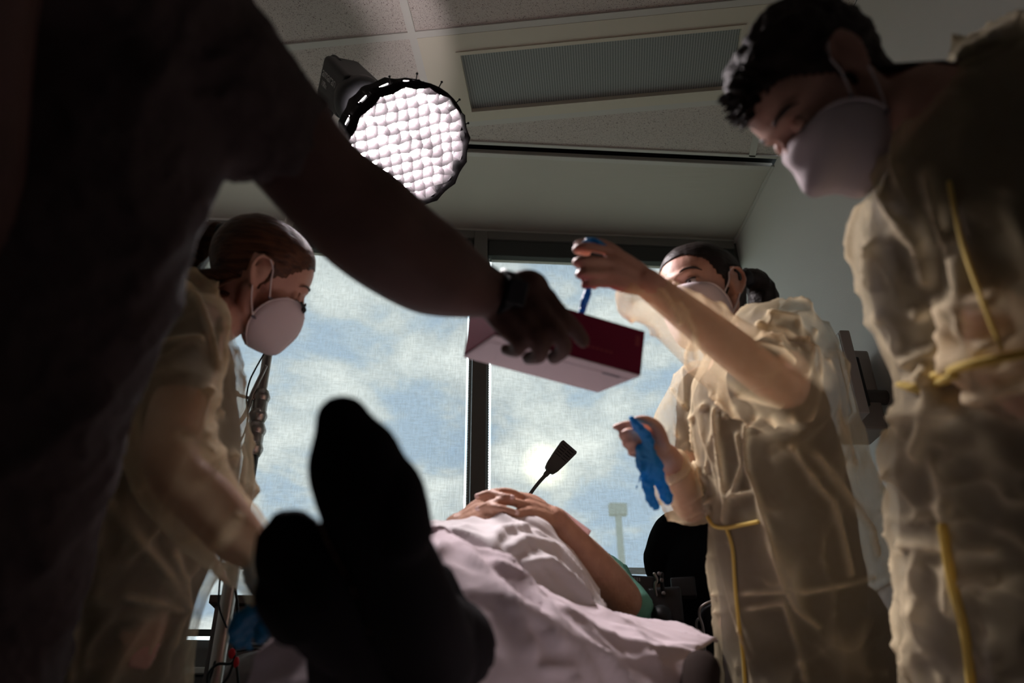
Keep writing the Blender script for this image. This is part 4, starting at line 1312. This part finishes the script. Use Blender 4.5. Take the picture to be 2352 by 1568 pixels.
bcn = BP(bl_ / 2, bw_ / 2, bh_ / 2)
put('carton_sides', bev(box_vf(bcn + BZv * .0004, bl_, bw_, bh_ - .0008, (BXv, BYv, BZv)), .0025, 2), M_box, gc)
put('bottom_panel', mesh(*box_vf(BP(bl_ / 2, bw_ / 2, -.0004), bl_ - .001, bw_ - .001, .0014, (BXv, BYv, BZv))), M_boxw, gc)
put('bottom_flap', mesh(*box_vf(BP(bl_ / 2, bw_ * .60, -.0014), bl_ - .006, bw_ * .78, .0008, (BXv, BYv, BZv))), M_boxw, gc)
opn = []
for i in range(24):
    a = 2 * math.pi * i / 24; opn.append(BP(bl_ * .5 + .055 * math.cos(a), bw_ / 2 + .025 * math.sin(a), bh_ + .0006))
put('opening', mesh(opn, [tuple(range(24))]), M_black, gc)
for i in range(9):     # faint printed marks, too small to read
    put('printed_mark', mesh(*box_vf(BP(.125 + .0075 * i, -.0003, .022 + .0002 * (i % 3)), .005, .0004, .0035, (BXv, BYv, BZv))), M_goldp, gc)
put('printed_mark', mesh(*box_vf(BP(.228, -.0003, .052), .007, .0004, .016, (BXv, BYv, BZv))), M_goldp, gc)
put('printed_mark', mesh(*box_vf(BP(.205, .030, -.0019), .030, .008, .0002, (BXv, BYv, BZv))), M_greyp, gc)
# tissue-thin glove being pulled out of the carton
g0 = [P(1352, 655, 1.30), P(1352, 682, 1.285), BP(.150, .06, bh_ + .004), BP(.150, .06, bh_ - .02)]
gv = put('glove', remesh([tube([g0[0], g0[1], g0[2], g0[3]], [.006, .009, .014, .020], 16, 5, flat=.45), tube([P(1350, 665, 1.29), P(1338, 695, 1.275), P(1334, 705, 1.27)], [.005, .004, .002], 8, 3)], .0022, 2), M_glove)
wrinkle(gv.data, .004, 60, axis=V((0, 0, 1)), stretch=4, seed=8)
tag(gv, 'blue glove hanging from the raised fist down into the carton', 'glove')
gt = put('glove', remesh([tube(PT([(1342, 560, 1.30), (1362, 556, 1.29), (1380, 566, 1.295), (1392, 574, 1.30)]), [.007, .011, .010, .005], 12, 4, flat=.7)], .002, 2), M_glove)
wrinkle(gt.data, .003, 60, seed=5)
tag(gt, 'bunched end of a blue glove above the raised fist', 'glove')
# gloves in the lower hand
lo = []
lo.append(tube(PT([(1452, 962, 1.385), (1466, 980, 1.380), (1486, 1004, 1.385), (1492, 1030, 1.390), (1494, 1050, 1.40)]), [.008, .012, .014, .012, .015], 16, 5, flat=.5))
lo.append(tube(PT([(1482, 1040, 1.40), (1490, 1065, 1.405), (1498, 1088, 1.41)]), [.019, .024, .020], 18, 5, flat=.3))
lo.append(tube(PT([(1484, 1072, 1.41), (1486, 1105, 1.41), (1493, 1138, 1.41), (1507, 1163, 1.41)]), [.012, .0105, .0095, .0085], 14, 5, flat=.4))
lo.append(tube(PT([(1503, 1072, 1.415), (1514, 1105, 1.42), (1526, 1130, 1.42), (1534, 1148, 1.42)]), [.014, .0125, .0115, .0105], 14, 5, flat=.4))
lo.append(tube(PT([(1476, 1070, 1.40), (1470, 1098, 1.40), (1462, 1122, 1.40)]), [.006, .004, .0015], 8, 4, flat=.4))
lg = put('glove', remesh(lo, .0024, 2), M_glove); wrinkle(lg.data, .004, 55, axis=V((0, 0, 1)), stretch=3, seed=15)
tag(lg, 'bright blue glove dangling limp from the lower hand of the woman on the right', 'glove')

# ---------------------------------------------------------------- dark clad man at the left, arm across the picture
def man_left():
    t = thing('person', (-.42, .60, 0), 'person in dark clothes at the left edge, bare arm holding out the carton', 'person')
    _h = P(-252, 1400, .90); hip = V((_h.x, _h.y, .92)); lat = V((.45, -.9, 0)).normalized(); ff = V((.9, .45, 0)).normalized()
    S1 = P(395, 90, .84); S2 = V((-.52, .25, 1.36)); neck = V((-.33, .32, 1.46))
    o = V((-.25, .30, 1.60)); f = V((.75, .5, -.45)); u = V((.3, .2, 1))
    hp, q, M = head_parts(o, f, u, 1.0, neck_to=neck, neck_r=.060)
    ch = V((-.44, .42, 1.22))
    body = hp + [ring_loft([(neck, lat * .07, ff * .06), ((S1 + S2) / 2, lat * .15, ff * .08), (ch, lat * .17, ff * .11), ((ch + hip) / 2, lat * .15, ff * .105), (hip, lat * .165, ff * .12)], 28, 5)]
    W1 = P(1152, 678, 1.125)
    A1 = PT([(395, 90, .84), (520, 205, .87), (640, 305, .91), (740, 420, .95), (830, 500, .99), (915, 570, 1.03), (1000, 622, 1.07), (1075, 656, 1.10), (1125, 672, 1.115)]) + [W1]
    body.append(tube(A1, [.066, .064, .059, .058, .066, .064, .060, .045, .034, .029], 20, 6))
    E2, W2 = V((-.74, .22, 1.10)), V((-.72, .36, .88))
    body.append(tube([S2, E2, E2 * .5 + W2 * .5, W2], [.05, .042, .038, .026], 16, 5))
    kn = PT([(1256, 686, 1.125), (1240, 716, 1.108), (1212, 744, 1.100), (1176, 762, 1.108)])
    fg = [PT([(1290, 724, 1.118), (1322, 758, 1.125), (1340, 784, 1.132)]), PT([(1278, 762, 1.100), (1296, 798, 1.112), (1272, 822, 1.145)]),
          PT([(1240, 782, 1.094), (1240, 816, 1.110), (1212, 822, 1.145)]), PT([(1192, 786, 1.100), (1188, 806, 1.115), (1160, 802, 1.150)])]
    th = [W1 * .7 + kn[0] * .3, P(1222, 648, 1.165), BP(.075, .03, bh_ + .012), BP(.105, .05, bh_ + .010)]
    body += hand_parts(W1, kn, fg, th, k=1.45)
    # wrist edge of the hand is raised above the watch
    body.append(tube(PT([(1185, 672, 1.13), (1218, 662, 1.13), (1238, 680, 1.13)]), [.028, .027, .020], 14, 4))
    body.append(tube(PT([(1165, 715, 1.125), (1185, 735, 1.12), (1225, 735, 1.12)]), [.026, .028, .024], 14, 4))
    kn_ = [W2 + V((.06, .05 + .0, -.02)) + V((-.01, .02, 0)) * i for i in range(4)]
    body += hand_parts(W2, kn_, [[a + V((.03, .02, -.01)), a + V((.045, .03, -.03)), a + V((.045, .03, -.05))] for a in kn_], [W2 + V((.02, -.01, 0)), W2 + V((.06, -.0, -.01)), W2 + V((.09, .02, -.02)), W2 + V((.1, .04, -.03))])
    L = legs(hip, lat, ff); body += leg_solids(L)
    put('body', remesh(body, .0045, 6), M_skin_backlit, t)
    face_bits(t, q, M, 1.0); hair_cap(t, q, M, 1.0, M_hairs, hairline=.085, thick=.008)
    # watch
    d = (kn[1] - W1).normalized(); ax_ = P(1190, 685, 1.12) - P(1140, 670, 1.11); ax_.normalize()
    wc = P(1158, 680, 1.122)
    ud = (-FW - ax_ * (-FW).dot(ax_)).normalized(); vd = ax_.cross(ud)
    vs, fs = [], []
    for i in range(3):
        for j in range(32):
            a = 2 * math.pi * j / 32; vs.append(wc + ax_ * ((i - 1) * .011) + ud * (.0335 * math.cos(a)) + vd * (.0335 * math.sin(a)))
    fs = [(i * 32 + j, i * 32 + (j + 1) % 32, (i + 1) * 32 + (j + 1) % 32, (i + 1) * 32 + j) for i in range(2) for j in range(32)]
    w = tag(put('wristwatch', solid(mesh(vs, fs), .004), M_black), 'black wristwatch on the backlit outstretched arm', 'watch')
    nrm_ = (ud * .92 - vd * .2).normalized(); sid = ax_.cross(nrm_)
    cs = put('watch_case', bev(box_vf(wc + ax_ * .004 + nrm_ * .036, .030, .036, .008, (ax_, sid, nrm_)), .004, 3), M_black, w, True)
    put('watch_face', mesh(*box_vf(wc + ax_ * .004 + nrm_ * .0402, .024, .030, .0006, (ax_, sid, nrm_))), M_mond, cs)
    # scrub top and trousers
    rows = [(-480, 480, -180, .86), (-560, 560, -60, .85), (-640, 560, 90, .83), (-660, 520, 230, .82), (-660, 498, 360, .82), (-660, 442, 500, .82), (-660, 388, 640, .82), (-650, 330, 800, .83), (-640, 248, 1000, .84),
            (-620, 190, 1200, .86), (-610, 132, 1400, .88), (-600, 96, 1580, .90)]
    rg = px_rings(rows, [.09, .13, .15, .16, .16, .16, .16, .165, .17, .175, .18, .18]); drop(rg, [.55, .45], 1.0)
    g = [ring_loft(rg, 48, 5), tube([S1 + (S2 - S1) * .3, S1, A1[1], P(625, 292, .905)], [.10, .098, .086, .070], 24, 5), tube([P(520, 340, .87), P(545, 372, .88)], [.045, .022], 14, 3), tube([S2, S2 * .45 + E2 * .55], [.075, .075], 18, 4)]
    gm = remesh(g, .0062, 8)
    wrinkle(gm, .020, 5.0, axis=V((.25, .2, 1)), stretch=3.0, seed=51, sharp=2.2); wrinkle(gm, .005, 20, seed=52)
    cut(gm, [near(neck + V((.01, 0, .03)), .09), near(P(640, 305, .912), .055)])
    put('scrub_top', gm, M_scrubm, t)
    tr_ = put('trousers', remesh(leg_solids(L, 1.25) + [ell(hip, (.17, .15, .12))], .008, 4), M_scrubm, t)
    tuck(tr_.data, bvh(gm), .01, lambda p: p.z > .44)
    shoes(t, L, M_black)


man_left()

# ---------------------------------------------------------------- bed
bx, by = .10, 1.75
bed = thing('hospital_bed', (bx, by, 0), 'hospital bed under the white sheets with a dark side rail', 'bed')
put('mattress', bev(span((bx - .38, .82, .56), (bx + .38, 2.54, .70)), .03, 3), M_blank, bed, True)
put('deck', bev(span((bx - .39, .80, .50), (bx + .39, 2.56, .55)), .006), M_plast, bed)
put('base_frame', mesh(*join([span((bx - .30, 1.0, .16), (bx - .24, 2.4, .22)), span((bx + .24, 1.0, .16), (bx + .30, 2.4, .22)), span((bx - .30, 1.7, .16), (bx + .30, 1.78, .22))])), M_plast, bed)
put('lift_column', bev(span((bx - .10, 1.6, .2), (bx + .10, 1.85, .51)), .01), M_plast, bed)
for sx in (-1, 1):
    for yy in (1.02, 2.38):
        c = put('caster', mesh(*tube([(bx + sx * .27 - .02, yy, .065), (bx + sx * .27 + .02, yy, .065)], .062, 20, 1)), M_black, bed, True)
        put('fork', mesh(*tube([(bx + sx * .27, yy, .07), (bx + sx * .27, yy, .17)], .018, 8, 1)), M_plast, c, True)
rail_c = P(1640, 1560, 1.25)
put('side_rail', mesh(*tube([(rail_c.x + .02, rail_c.y + .65, .62), (rail_c.x + .02, rail_c.y + .55, rail_c.z + .005), (rail_c.x + .01, rail_c.y + .12, rail_c.z + .012), (rail_c.x - .02, rail_c.y, rail_c.z - .005), (rail_c.x - .02, rail_c.y - .02, .58)], .028, 12, 6)), mat('rail_brown', (.022, .014, .011), .9, spec=.1), bed, True)
pl = tag(put('pillow', remesh([ell((.27, 2.38, .82), (.27, .16, .10))], .01, 2), M_blank), 'white pillow under the head of the person lying in bed', 'pillow')


# ---------------------------------------------------------------- patient
def patient():
    t = thing('person', (.2, 1.7, .70), 'person lying in bed, hands clasped on belly, feet in black socks', 'person')
    W1 = P(1272, 1190, 1.66); E1 = P(1428, 1378, 1.80); S1 = P(1385, 1345, 2.08)
    W2 = P(1052, 1206, 1.66); E2 = V((-.16, 1.95, 1.00)); S2 = V((.06, 2.14, 1.08))
    hip = V((.06, 1.44, .84))
    nk = V((.24, 2.20, 1.04)); o = V((.27, 2.36, 1.04))
    hp, q, M = head_parts(o, V((-.12, -.35, .93)), V((.12, .93, .35)), 1.0, neck_to=nk)
    lat = (S1 - S2).normalized(); up_ = V((0, -.15, 1))
    body = hp + [ring_loft([(nk, lat * .07, up_ * .06), ((S1 + S2) / 2, lat * .17, up_ * .085), ((S1 + S2) / 2 + V((-.03, -.25, -.02)), lat * .16, up_ * .12), (hip + V((.02, .14, .02)), lat * .155, up_ * .12), (hip, lat * .17, up_ * .11)], 28, 5)]
    body.append(tube([S1, (S1 + E1) / 2, E1, E1 * .82 + W1 * .18, E1 * .5 + W1 * .5, E1 * .2 + W1 * .8, W1], [.052, .048, .044, .046, .040, .029, .0255], 20, 6))
    body.append(tube([S2, (S2 + E2) / 2, E2, E2 * .6 + W2 * .4, W2], [.052, .048, .042, .040, .026], 20, 6))
    knL = PT([(1206, 1146, 1.640), (1208, 1160, 1.618), (1212, 1176, 1.602), (1222, 1190, 1.600)])
    fL = [PT([(1168, 1130, 1.625), (1130, 1131, 1.612), (1097, 1140, 1.605)]), PT([(1170, 1152, 1.592), (1136, 1154, 1.582), (1100, 1168, 1.585)]),
          PT([(1176, 1180, 1.574), (1146, 1190, 1.570), (1118, 1198, 1.580)]), PT([(1190, 1196, 1.58), (1165, 1204, 1.58), (1145, 1208, 1.59)])]
    thL = PT([(1258, 1178, 1.69), (1232, 1152, 1.70), (1196, 1140, 1.70), (1165, 1138, 1.69)])
    body += hand_parts(W1, knL, fL, thL, k=1.0)
    knR = PT([(1108, 1152, 1.665), (1104, 1166, 1.638), (1102, 1182, 1.618), (1100, 1196, 1.605)])
    fR = [PT([(1126, 1136, 1.615), (1152, 1139, 1.594), (1176, 1143, 1.588)]), PT([(1128, 1164, 1.574), (1158, 1170, 1.562), (1184, 1178, 1.566)]),
          PT([(1122, 1188, 1.572), (1142, 1196, 1.570), (1160, 1202, 1.575)]), PT([(1118, 1202, 1.58), (1136, 1208, 1.58), (1150, 1212, 1.59)])]
    thR = PT([(1068, 1188, 1.69), (1094, 1160, 1.70), (1118, 1146, 1.70), (1144, 1136, 1.69)])
    body += hand_parts(W2, knR, fR, thR, k=1.0)
    # legs down to the feet
    A1 = P(985, 1440, .90); A2 = P(800, 1500, .94)
    H1, H2 = hip + lat * .09, hip - lat * .09
    K1, K2 = V((.03, 1.16, .80)), V((-.10, 1.16, .79))
    body.append(tube([H1, K1, A1], [.09, .062, .040], 16, 5)); body.append(tube([H2, K2, A2], [.09, .062, .040], 16, 5))
    ft1 = [tube(PT([(1000, 1520, .90), (930, 1390, .845), (868, 1230, .790), (818, 1070, .752), (790, 975, .742)]), [.046, .054, .046, .044, .026], 20, 6, flat=.8),
           tube(PT([(850, 1180, .775), (802, 1010, .742), (778, 945, .736)]), [.030, .024, .0105], 16, 6),
           tube(PT([(880, 1180, .775), (850, 1040, .745), (825, 980, .740)]), [.034, .026, .015], 16, 6),
           tube(PT([(910, 1220, .780), (905, 1120, .755), (885, 1060, .750)]), [.034, .026, .016], 16, 6)]
    ft2 = [tube(PT([(880, 1500, .93), (790, 1430, .86), (715, 1330, .80), (665, 1250, .775)]), [.044, .052, .046, .026], 20, 6, flat=.9),
           tube(PT([(700, 1300, .79), (655, 1220, .768), (650, 1205, .766)]), [.030, .018, .013], 14, 5), tube(PT([(720, 1290, .79), (690, 1215, .772), (682, 1200, .772)]), [.030, .016, .012], 14, 5),
           tube(PT([(690, 1350, .80), (640, 1290, .775), (625, 1240, .77)]), [.032, .022, .014], 14, 5), tube(PT([(690, 1400, .81), (640, 1360, .785), (628, 1330, .78)]), [.036, .024, .014], 14, 5)]
    body += ft1 + ft2
    bd = put('body', remesh(body, .0036, 4), M_skin_f, t)
    wrinkle(bd.data, .0008, 110, seed=3, octv=2)
    face_bits(t, q, M, 1.0, closed=1.6); hair_cap(t, q, M, 1.0, M_hairb)

    def fat(lst, k): return lst
    for nm, L_, lb in (('sock', ft1, 'black sock on the taller foot'), ('sock', ft2, 'black sock on the lower tilted foot')):
        sm = remesh(L_ + ([tube([A1, A1 * .7 + K1 * .3], [.046, .052], 16, 3)] if L_ is ft1 else [tube([A2, A2 * .7 + K2 * .3], [.046, .052], 16, 3)]), .005, 5)
        co, no = get_co(sm), get_no(sm); co += no * .0022; set_co(sm, co)
        put(nm, sm, M_blackf, t)['label'] = lb
    trz = remesh([tube([A1 * .75 + K1 * .25, K1, H1], [.064, .078, .10], 18, 5), tube([A2 * .75 + K2 * .25, K2, H2], [.064, .078, .10], 18, 5), tube(PT([(1010, 1330, .95), (1030, 1440, .93), (1040, 1560, .93)]), [.020, .030, .036], 16, 4)], .007, 5)
    trO = put('trousers', trz, M_blackf, t)
    for tip, prev in ((fR[0][2], fR[0][1]), (fR[1][2], fR[1][1]), (fL[0][2], fL[0][1]), (fL[1][2], fL[1][1]), (fR[2][2], fR[2][1])):
        nail(t, tip, tip - prev, CD(0, -.5, -.85))
    gm = remesh([ring_loft([((S1 + S2) / 2 + V((0, .04, 0)), lat * .15, up_ * .10), ((S1 + S2) / 2 + V((-.05, -.25, -.04)), lat * .165, up_ * .115), (hip + V((.02, .14, -.03)), lat * .14, up_ * .10)], 28, 5),
                 tube([S1 + (S2 - S1) * .1, S1, S1 * .72 + E1 * .28, P(1452, 1385, 1.93)], [.075, .078, .070, .050], 20, 5), tube([S2, S2 * .5 + E2 * .5], [.07, .07], 18, 4)], .006, 5)
    wrinkle(gm, .014, 12, seed=61)
    put('gown', gm, M_green, t)['label'] = 'green hospital gown'
    return W1, E1, trO.data, bd.data


PW, PE, p_trz, p_body = patient()
# paper wristband standing off the forearm
tg = tag(put('wristband', solid(mesh(*surf([PT([(1262, 1162, 1.665), (1288, 1167, 1.67), (1322, 1192, 1.69), (1358, 1218, 1.71)]), PT([(1262, 1182, 1.655), (1286, 1196, 1.66), (1312, 1218, 1.68), (1344, 1246, 1.70)])], 6, 6)), .0008), M_paper),
         'thin pinkish paper band standing up from the wrist of the person in bed', 'wristband')

# ---------------------------------------------------------------- bedding
bl = [PT([(900, 1300, 1.25), (960, 1290, 1.28), (1040, 1290, 1.30), (1120, 1300, 1.33), (1220, 1340, 1.37), (1320, 1400, 1.42), (1400, 1440, 1.46)]),
      PT([(900, 1235, 1.34), (960, 1228, 1.37), (1040, 1232, 1.39), (1120, 1236, 1.42), (1220, 1270, 1.46), (1310, 1330, 1.50), (1390, 1400, 1.55)]),
      PT([(900, 1210, 1.42), (960, 1207, 1.45), (1040, 1207, 1.47), (1110, 1205, 1.50), (1190, 1210, 1.54), (1285, 1260, 1.58), (1372, 1360, 1.63)]),
      PT([(900, 1207, 1.50), (960, 1203, 1.52), (1045, 1201, 1.54), (1110, 1199, 1.56), (1175, 1191, 1.59), (1262, 1212, 1.62), (1372, 1372, 1.68)]),
      PT([(900, 1240, 1.62), (960, 1236, 1.64), (1045, 1232, 1.66), (1110, 1226, 1.68), (1175, 1222, 1.72), (1262, 1246, 1.74), (1365, 1400, 1.76)])]
bm_ = mesh(*surf(bl, 14, 14))
wrinkle(bm_, .018, 8, axis=P(1180, 1195, 1.57) - P(1320, 1340, 1.55), stretch=3.0, seed=71, sharp=1.6)


def on_mesh(me, seq):
    bv = BVHTree.FromPolygons([v.co for v in me.vertices], [p.vertices for p in me.polygons]); o_ = []
    for x, y in seq:
        h = bv.ray_cast(CO, ray(x, y).normalized())
        if h[0] is not None: o_.append(h[0])
    return o_


def flip_to_cam(me):
    no = get_no(me); co = get_co(me); s = ((np.array(CO) - co) * no).sum(1).mean()
    if s < 0: me.flip_normals(); me.update()


flip_to_cam(bm_)
ridge_lines(bm_, [(on_mesh(bm_, s), h, w) for s, h, w in [([(1120, 1290), (1125, 1250), (1150, 1225), (1200, 1215)], .016, .012), ([(1160, 1270), (1200, 1245), (1270, 1262), (1330, 1330)], .016, .012), ([(1040, 1225), (1090, 1240), (1115, 1260)], .012, .010),
                                                            ([(1200, 1300), (1260, 1290), (1310, 1330), (1350, 1380)], .014, .010), ([(1230, 1225), (1290, 1268), (1340, 1330)], .010, .008)] if len(on_mesh(bm_, s)) > 1])
tag(put('blanket', solid(bm_, .004), M_blank), 'white blanket rumpled over the belly below the clasped hands', 'blanket')

sh = [PT([(470, 1760, .98), (600, 1740, .95), (760, 1740, .93), (930, 1740, .95), (1120, 1730, 1.00), (1330, 1730, 1.10), (1480, 1720, 1.22), (1575, 1700, 1.34)]),
      PT([(545, 1600, 1.00), (640, 1560, .98), (760, 1560, .97), (930, 1560, 1.00), (1130, 1570, 1.05), (1340, 1590, 1.15), (1500, 1600, 1.28), (1598, 1580, 1.39)]),
      PT([(600, 1490, 1.03), (660, 1440, 1.03), (780, 1450, 1.04), (930, 1440, 1.08), (1120, 1420, 1.13), (1330, 1470, 1.22), (1480, 1530, 1.33), (1610, 1520, 1.42)]),
      PT([(650, 1440, 1.10), (720, 1400, 1.12), (820, 1360, 1.14), (940, 1320, 1.18), (1100, 1310, 1.22), (1290, 1390, 1.29), (1460, 1470, 1.38), (1600, 1506, 1.45)]),
      PT([(700, 1420, 1.20), (760, 1370, 1.22), (850, 1300, 1.24), (960, 1250, 1.28), (1110, 1268, 1.31), (1260, 1345, 1.36), (1430, 1440, 1.44), (1610, 1492, 1.50)]),
      PT([(720, 1400, 1.30), (790, 1350, 1.32), (880, 1270, 1.34), (985, 1222, 1.37), (1125, 1280, 1.40), (1275, 1362, 1.44), (1452, 1430, 1.52), (1642, 1468, 1.56)]),
      PT([(720, 1410, 1.40), (790, 1360, 1.42), (880, 1290, 1.44), (985, 1250, 1.45), (1125, 1310, 1.47), (1300, 1395, 1.52), (1458, 1413, 1.62), (1560, 1426, 1.64)])]
sh.insert(6, [p + V((0, .002, 0)) for p in sh[5]]); sh.insert(5, [p - V((0, .004, 0)) for p in sh[5]])
sm_ = mesh(*surf(sh, 14, 12))
flip_to_cam(sm_)
wrinkle(sm_, .028, 6, axis=P(1150, 1290, 1.3) - P(1500, 1560, 1.3), stretch=2.5, seed=77, sharp=3, octv=2, mask=lambda p: min(1, max(.1, (p - P(1635, 1468, 1.55)).length / .3)))
wrinkle(sm_, .004, 22, seed=78)
ridge_lines(sm_, [(on_mesh(sm_, s), h, w) for s, h, w in [([(1010, 1235), (1080, 1290), (1180, 1400), (1215, 1500)], .018, .014), ([(1180, 1400), (1250, 1440), (1275, 1480)], .014, .010), ([(1140, 1300), (1200, 1330), (1260, 1400), (1275, 1470)], .014, .012),
                                                            ([(1240, 1540), (1310, 1540), (1320, 1568)], .012, .008), ([(1500, 1490), (1580, 1500), (1570, 1568)], .006, .004), ([(600, 1520), (640, 1460), (700, 1450)], .012, .012), ([(1290, 1400), (1400, 1460), (1500, 1495), (1600, 1490)], .010, .012)] if len(on_mesh(sm_, s)) > 1])
_sv = bvh(sm_)
tuck(p_trz, _sv, .02, lambda p: p.y > .93); tuck(p_body, _sv, .03, lambda p: .98 < p.y < 1.42)
shO = tag(put('sheet', solid(sm_, .003), M_sheet), 'lilac white cotton sheet draped over the legs, its corner sticking out on the right', 'sheet')
hem = on_mesh(sm_, [(1598, 1492), (1582, 1530), (1570, 1566)])

# ---------------------------------------------------------------- man in black with a camera rig, behind the bed
def man_black():
    t = thing('person', (.80, 2.34, 0), 'person in a black tee shirt behind the bed, head hidden by the yellow sleeve', 'person')
    neck = P(1625, 1160, 2.36); o = P(1652, 1085, 2.34)
    hp, q, M = head_parts(o, V((-.6, -.7, -.3)), V((0, -.1, 1)), .95, neck_to=neck, neck_r=.055)
    S1 = P(1545, 1232, 2.32); S2 = P(1745, 1240, 2.36)
    lat = (S1 - S2).normalized(); ff = V((lat.y, -lat.x, 0)); ff = ff if ff.y < 0 else -ff
    hip = V(((S1.x + S2.x) / 2, 2.54, .80)); ch = V(((S1.x + S2.x) / 2, S1.y, S1.z - .16))
    E1, W1 = P(1517, 1420, 2.24), P(1500, 1462, 2.06)
    E2, W2 = P(1700, 1450, 2.30), P(1580, 1480, 2.12)
    body = hp + [ring_loft([(neck, lat * .06, ff * .06), ((S1 + S2) / 2 + V((0, 0, .01)), lat * .13, ff * .075), (ch, lat * .15, ff * .11), (hip, lat * .15, ff * .11)], 28, 5)]
    for S, E_, W_ in ((S1, E1, W1), (S2, E2, W2)):
        body.append(tube([S, (S + E_) / 2, E_, (E_ * .6 + W_ * .4), W_], [.044, .040, .037, .036, .026], 16, 5))
        d = (W_ - E_).normalized(); sd = d.cross(V((0, 0, 1))).normalized()
        kn_ = [W_ + d * .08 + V((0, 0, .018 * i - .02)) for i in range(4)]
        body += hand_parts(W_, kn_, [[a + d * .02 + sd * .02, a + d * .005 + sd * .04, a - d * .01 + sd * .03] for a in kn_], [W_ + d * .02, W_ + d * .05 + V((0, 0, .04)), W_ + d * .07 + V((0, 0, .05)), W_ + d * .085 + V((0, 0, .045))])
    L = legs(hip, lat, ff); body += leg_solids(L)
    put('body', remesh(body, .005, 5), mat('skin_tattooed', (.30, .17, .12), .55, vary=(28, (.09, .07, .06))), t)
    face_bits(t, q, M, .95); hair_cap(t, q, M, .95, M_hairs)
    g = [ring_loft([((S1 + S2) / 2 + V((0, 0, .045)), lat * .07, ff * .055), ((S1 + S2) / 2 + V((0, 0, .012)), lat * .15, ff * .09), (ch, lat * .175, ff * .135), (hip + V((0, 0, .1)), lat * .18, ff * .14), (hip - V((0, 0, .04)), lat * .185, ff * .14)], 32, 5)]
    g.append(tube([P(1612, 1185, 2.35), P(1575, 1208, 2.33), P(1540, 1232, 2.32)], [.036, .042, .050], 18, 4)); g.append(tube([S1 + V((.04, 0, .03)), S1 + V((.000, 0, .012)), P(1522, 1275, 2.29), P(1518, 1308, 2.28)], [.045, .054, .048, .044], 20, 5)); g.append(tube([S2, S2 * .55 + E2 * .45], [.058, .060], 20, 4))
    gm = remesh(g, .006, 4); wrinkle(gm, .006, 9, axis=V((0, 0, 1)), stretch=2, seed=81)
    cut(gm, [near(P(1518, 1316, 2.28), .040), near(neck + V((0, 0, .02)), .060), near(S2 * .5 + E2 * .5, .05)])
    put('tee_shirt', solid(gm, .003), mat('black_cotton', (.006, .006, .007), .95, spec=.05), t)
    put('trousers', remesh(leg_solids(L, 1.25) + [ell(hip, (.16, .14, .12))], .008, 4), M_blackf, t)
    shoes(t, L, M_black)


man_black()
cr0 = P(1470, 1350, 2.02)
rig = thing('camera_rig', cr0, 'black video camera rig with a monitor, held by the person in black', 'camera')
rx, ry, rz = CD(1, .12, .15), V((0, 0, 1)), None
X_ = V((.95, -.25, 0)).normalized(); Y_ = V((.25, .95, 0)).normalized(); Z_ = V((0, 0, 1))
pA = P(1463, 1352, 2.03)
put('monitor_housing', bev(box_vf(pA, .085, .030, .060, ((X_ - Z_ * .12).normalized(), Y_, (Z_ + X_ * .12).normalized())), .006, 3), M_black, rig, True)
for i in range(5):
    put('monitor_vent', mesh(*box_vf(P(1447 + 5.5 * i, 1328 + .6 * i, 1.995), .0032, .002, .008, (X_, Y_, Z_))), M_lamp, rig)
put('camera_body', bev(box_vf(P(1530, 1400, 2.02), .080, .11, .085, (X_, Y_, Z_)), .008, 3), M_black, rig, True)
put('lens', mesh(*join([tube([P(1525, 1415, 2.0), P(1520, 1415, 1.94)], .022, 20, 1), tube([P(1520, 1415, 1.95), P(1519, 1415, 1.925)], .026, 20, 1)])), M_black, rig, True)
for pth, r in (([(1503, 1318), (1509, 1332), (1504, 1345), (1508, 1370)], .004), ([(1520, 1318), (1521, 1345), (1528, 1375)], .005)):
    put('cage_arm', mesh(*tube([P(x, y, 1.99) for x, y in pth], r, 8, 4)), M_steel if r == .004 else M_black, rig, True)
for (x, y) in ((1514, 1317), (1520, 1332), (1524, 1362), (1548, 1395)):
    put('cage_bolt', mesh(*ell(P(x, y, 1.975), (.005, .003, .005))), M_lamp, rig, True)
put('rig_handle', mesh(*tube([P(1537, 1372, 1.99), P(1536, 1392, 1.99), P(1538, 1440, 2.0)], .006, 10, 3)), M_chrome, rig, True)
put('battery', bev(box_vf(P(1570, 1350, 2.06), .06, .03, .05, (X_, Y_, Z_)), .005), M_black, rig, True)

# chair behind the bed at the right
hc = P(1640, 1430, 1.98)
chd = thing('chair', (hc.x + .16, hc.y + .1, 0), 'black chair with a thin grey metal rim behind the sheet corner', 'chair')
fr = [P(x, y, 1.98) for x, y in ((1622, 1560), (1616, 1450), (1606, 1412), (1612, 1392), (1640, 1378), (1700, 1360), (1760, 1352))]
put('frame', mesh(*tube(fr, .0035, 8, 6)), M_steel, chd, True)
put('frame', mesh(*tube([P(x, y, 2.0) for x, y in ((1606, 1470), (1600, 1440), (1601, 1425), (1608, 1418))], .003, 8, 6)), M_steel, chd, True)
bkv = PT([(1624, 1568, 1.99), (1618, 1450, 1.99), (1609, 1412, 1.99), (1615, 1396, 1.99), (1642, 1382, 1.99), (1762, 1356, 1.99), (1790, 1568, 1.99)])
bk = mesh(bkv, [tuple(range(7))]); put('backrest', solid(bk, .012), M_black, chd)
sc = V((hc.x + .16, hc.y + .20, .45))
put('seat', bev(box_vf(sc, .42, .40, .04), .012, 3), M_black, chd, True)
for sx in (-1, 1):
    for sy in (-1, 1): put('leg', mesh(*tube([sc + V((sx * .18, sy * .17, -.02)), sc + V((sx * .2, sy * .19, -.45))], .010, 8, 1)), M_steel, chd, True)
put('back_post', mesh(*tube([sc + V((-.18, -.19, -.02)), fr[0]], .007, 8, 1)), M_steel, chd, True)
put('back_post', mesh(*tube([sc + V((.18, -.19, -.02)), bkv[6]], .007, 8, 1)), M_steel, chd, True)
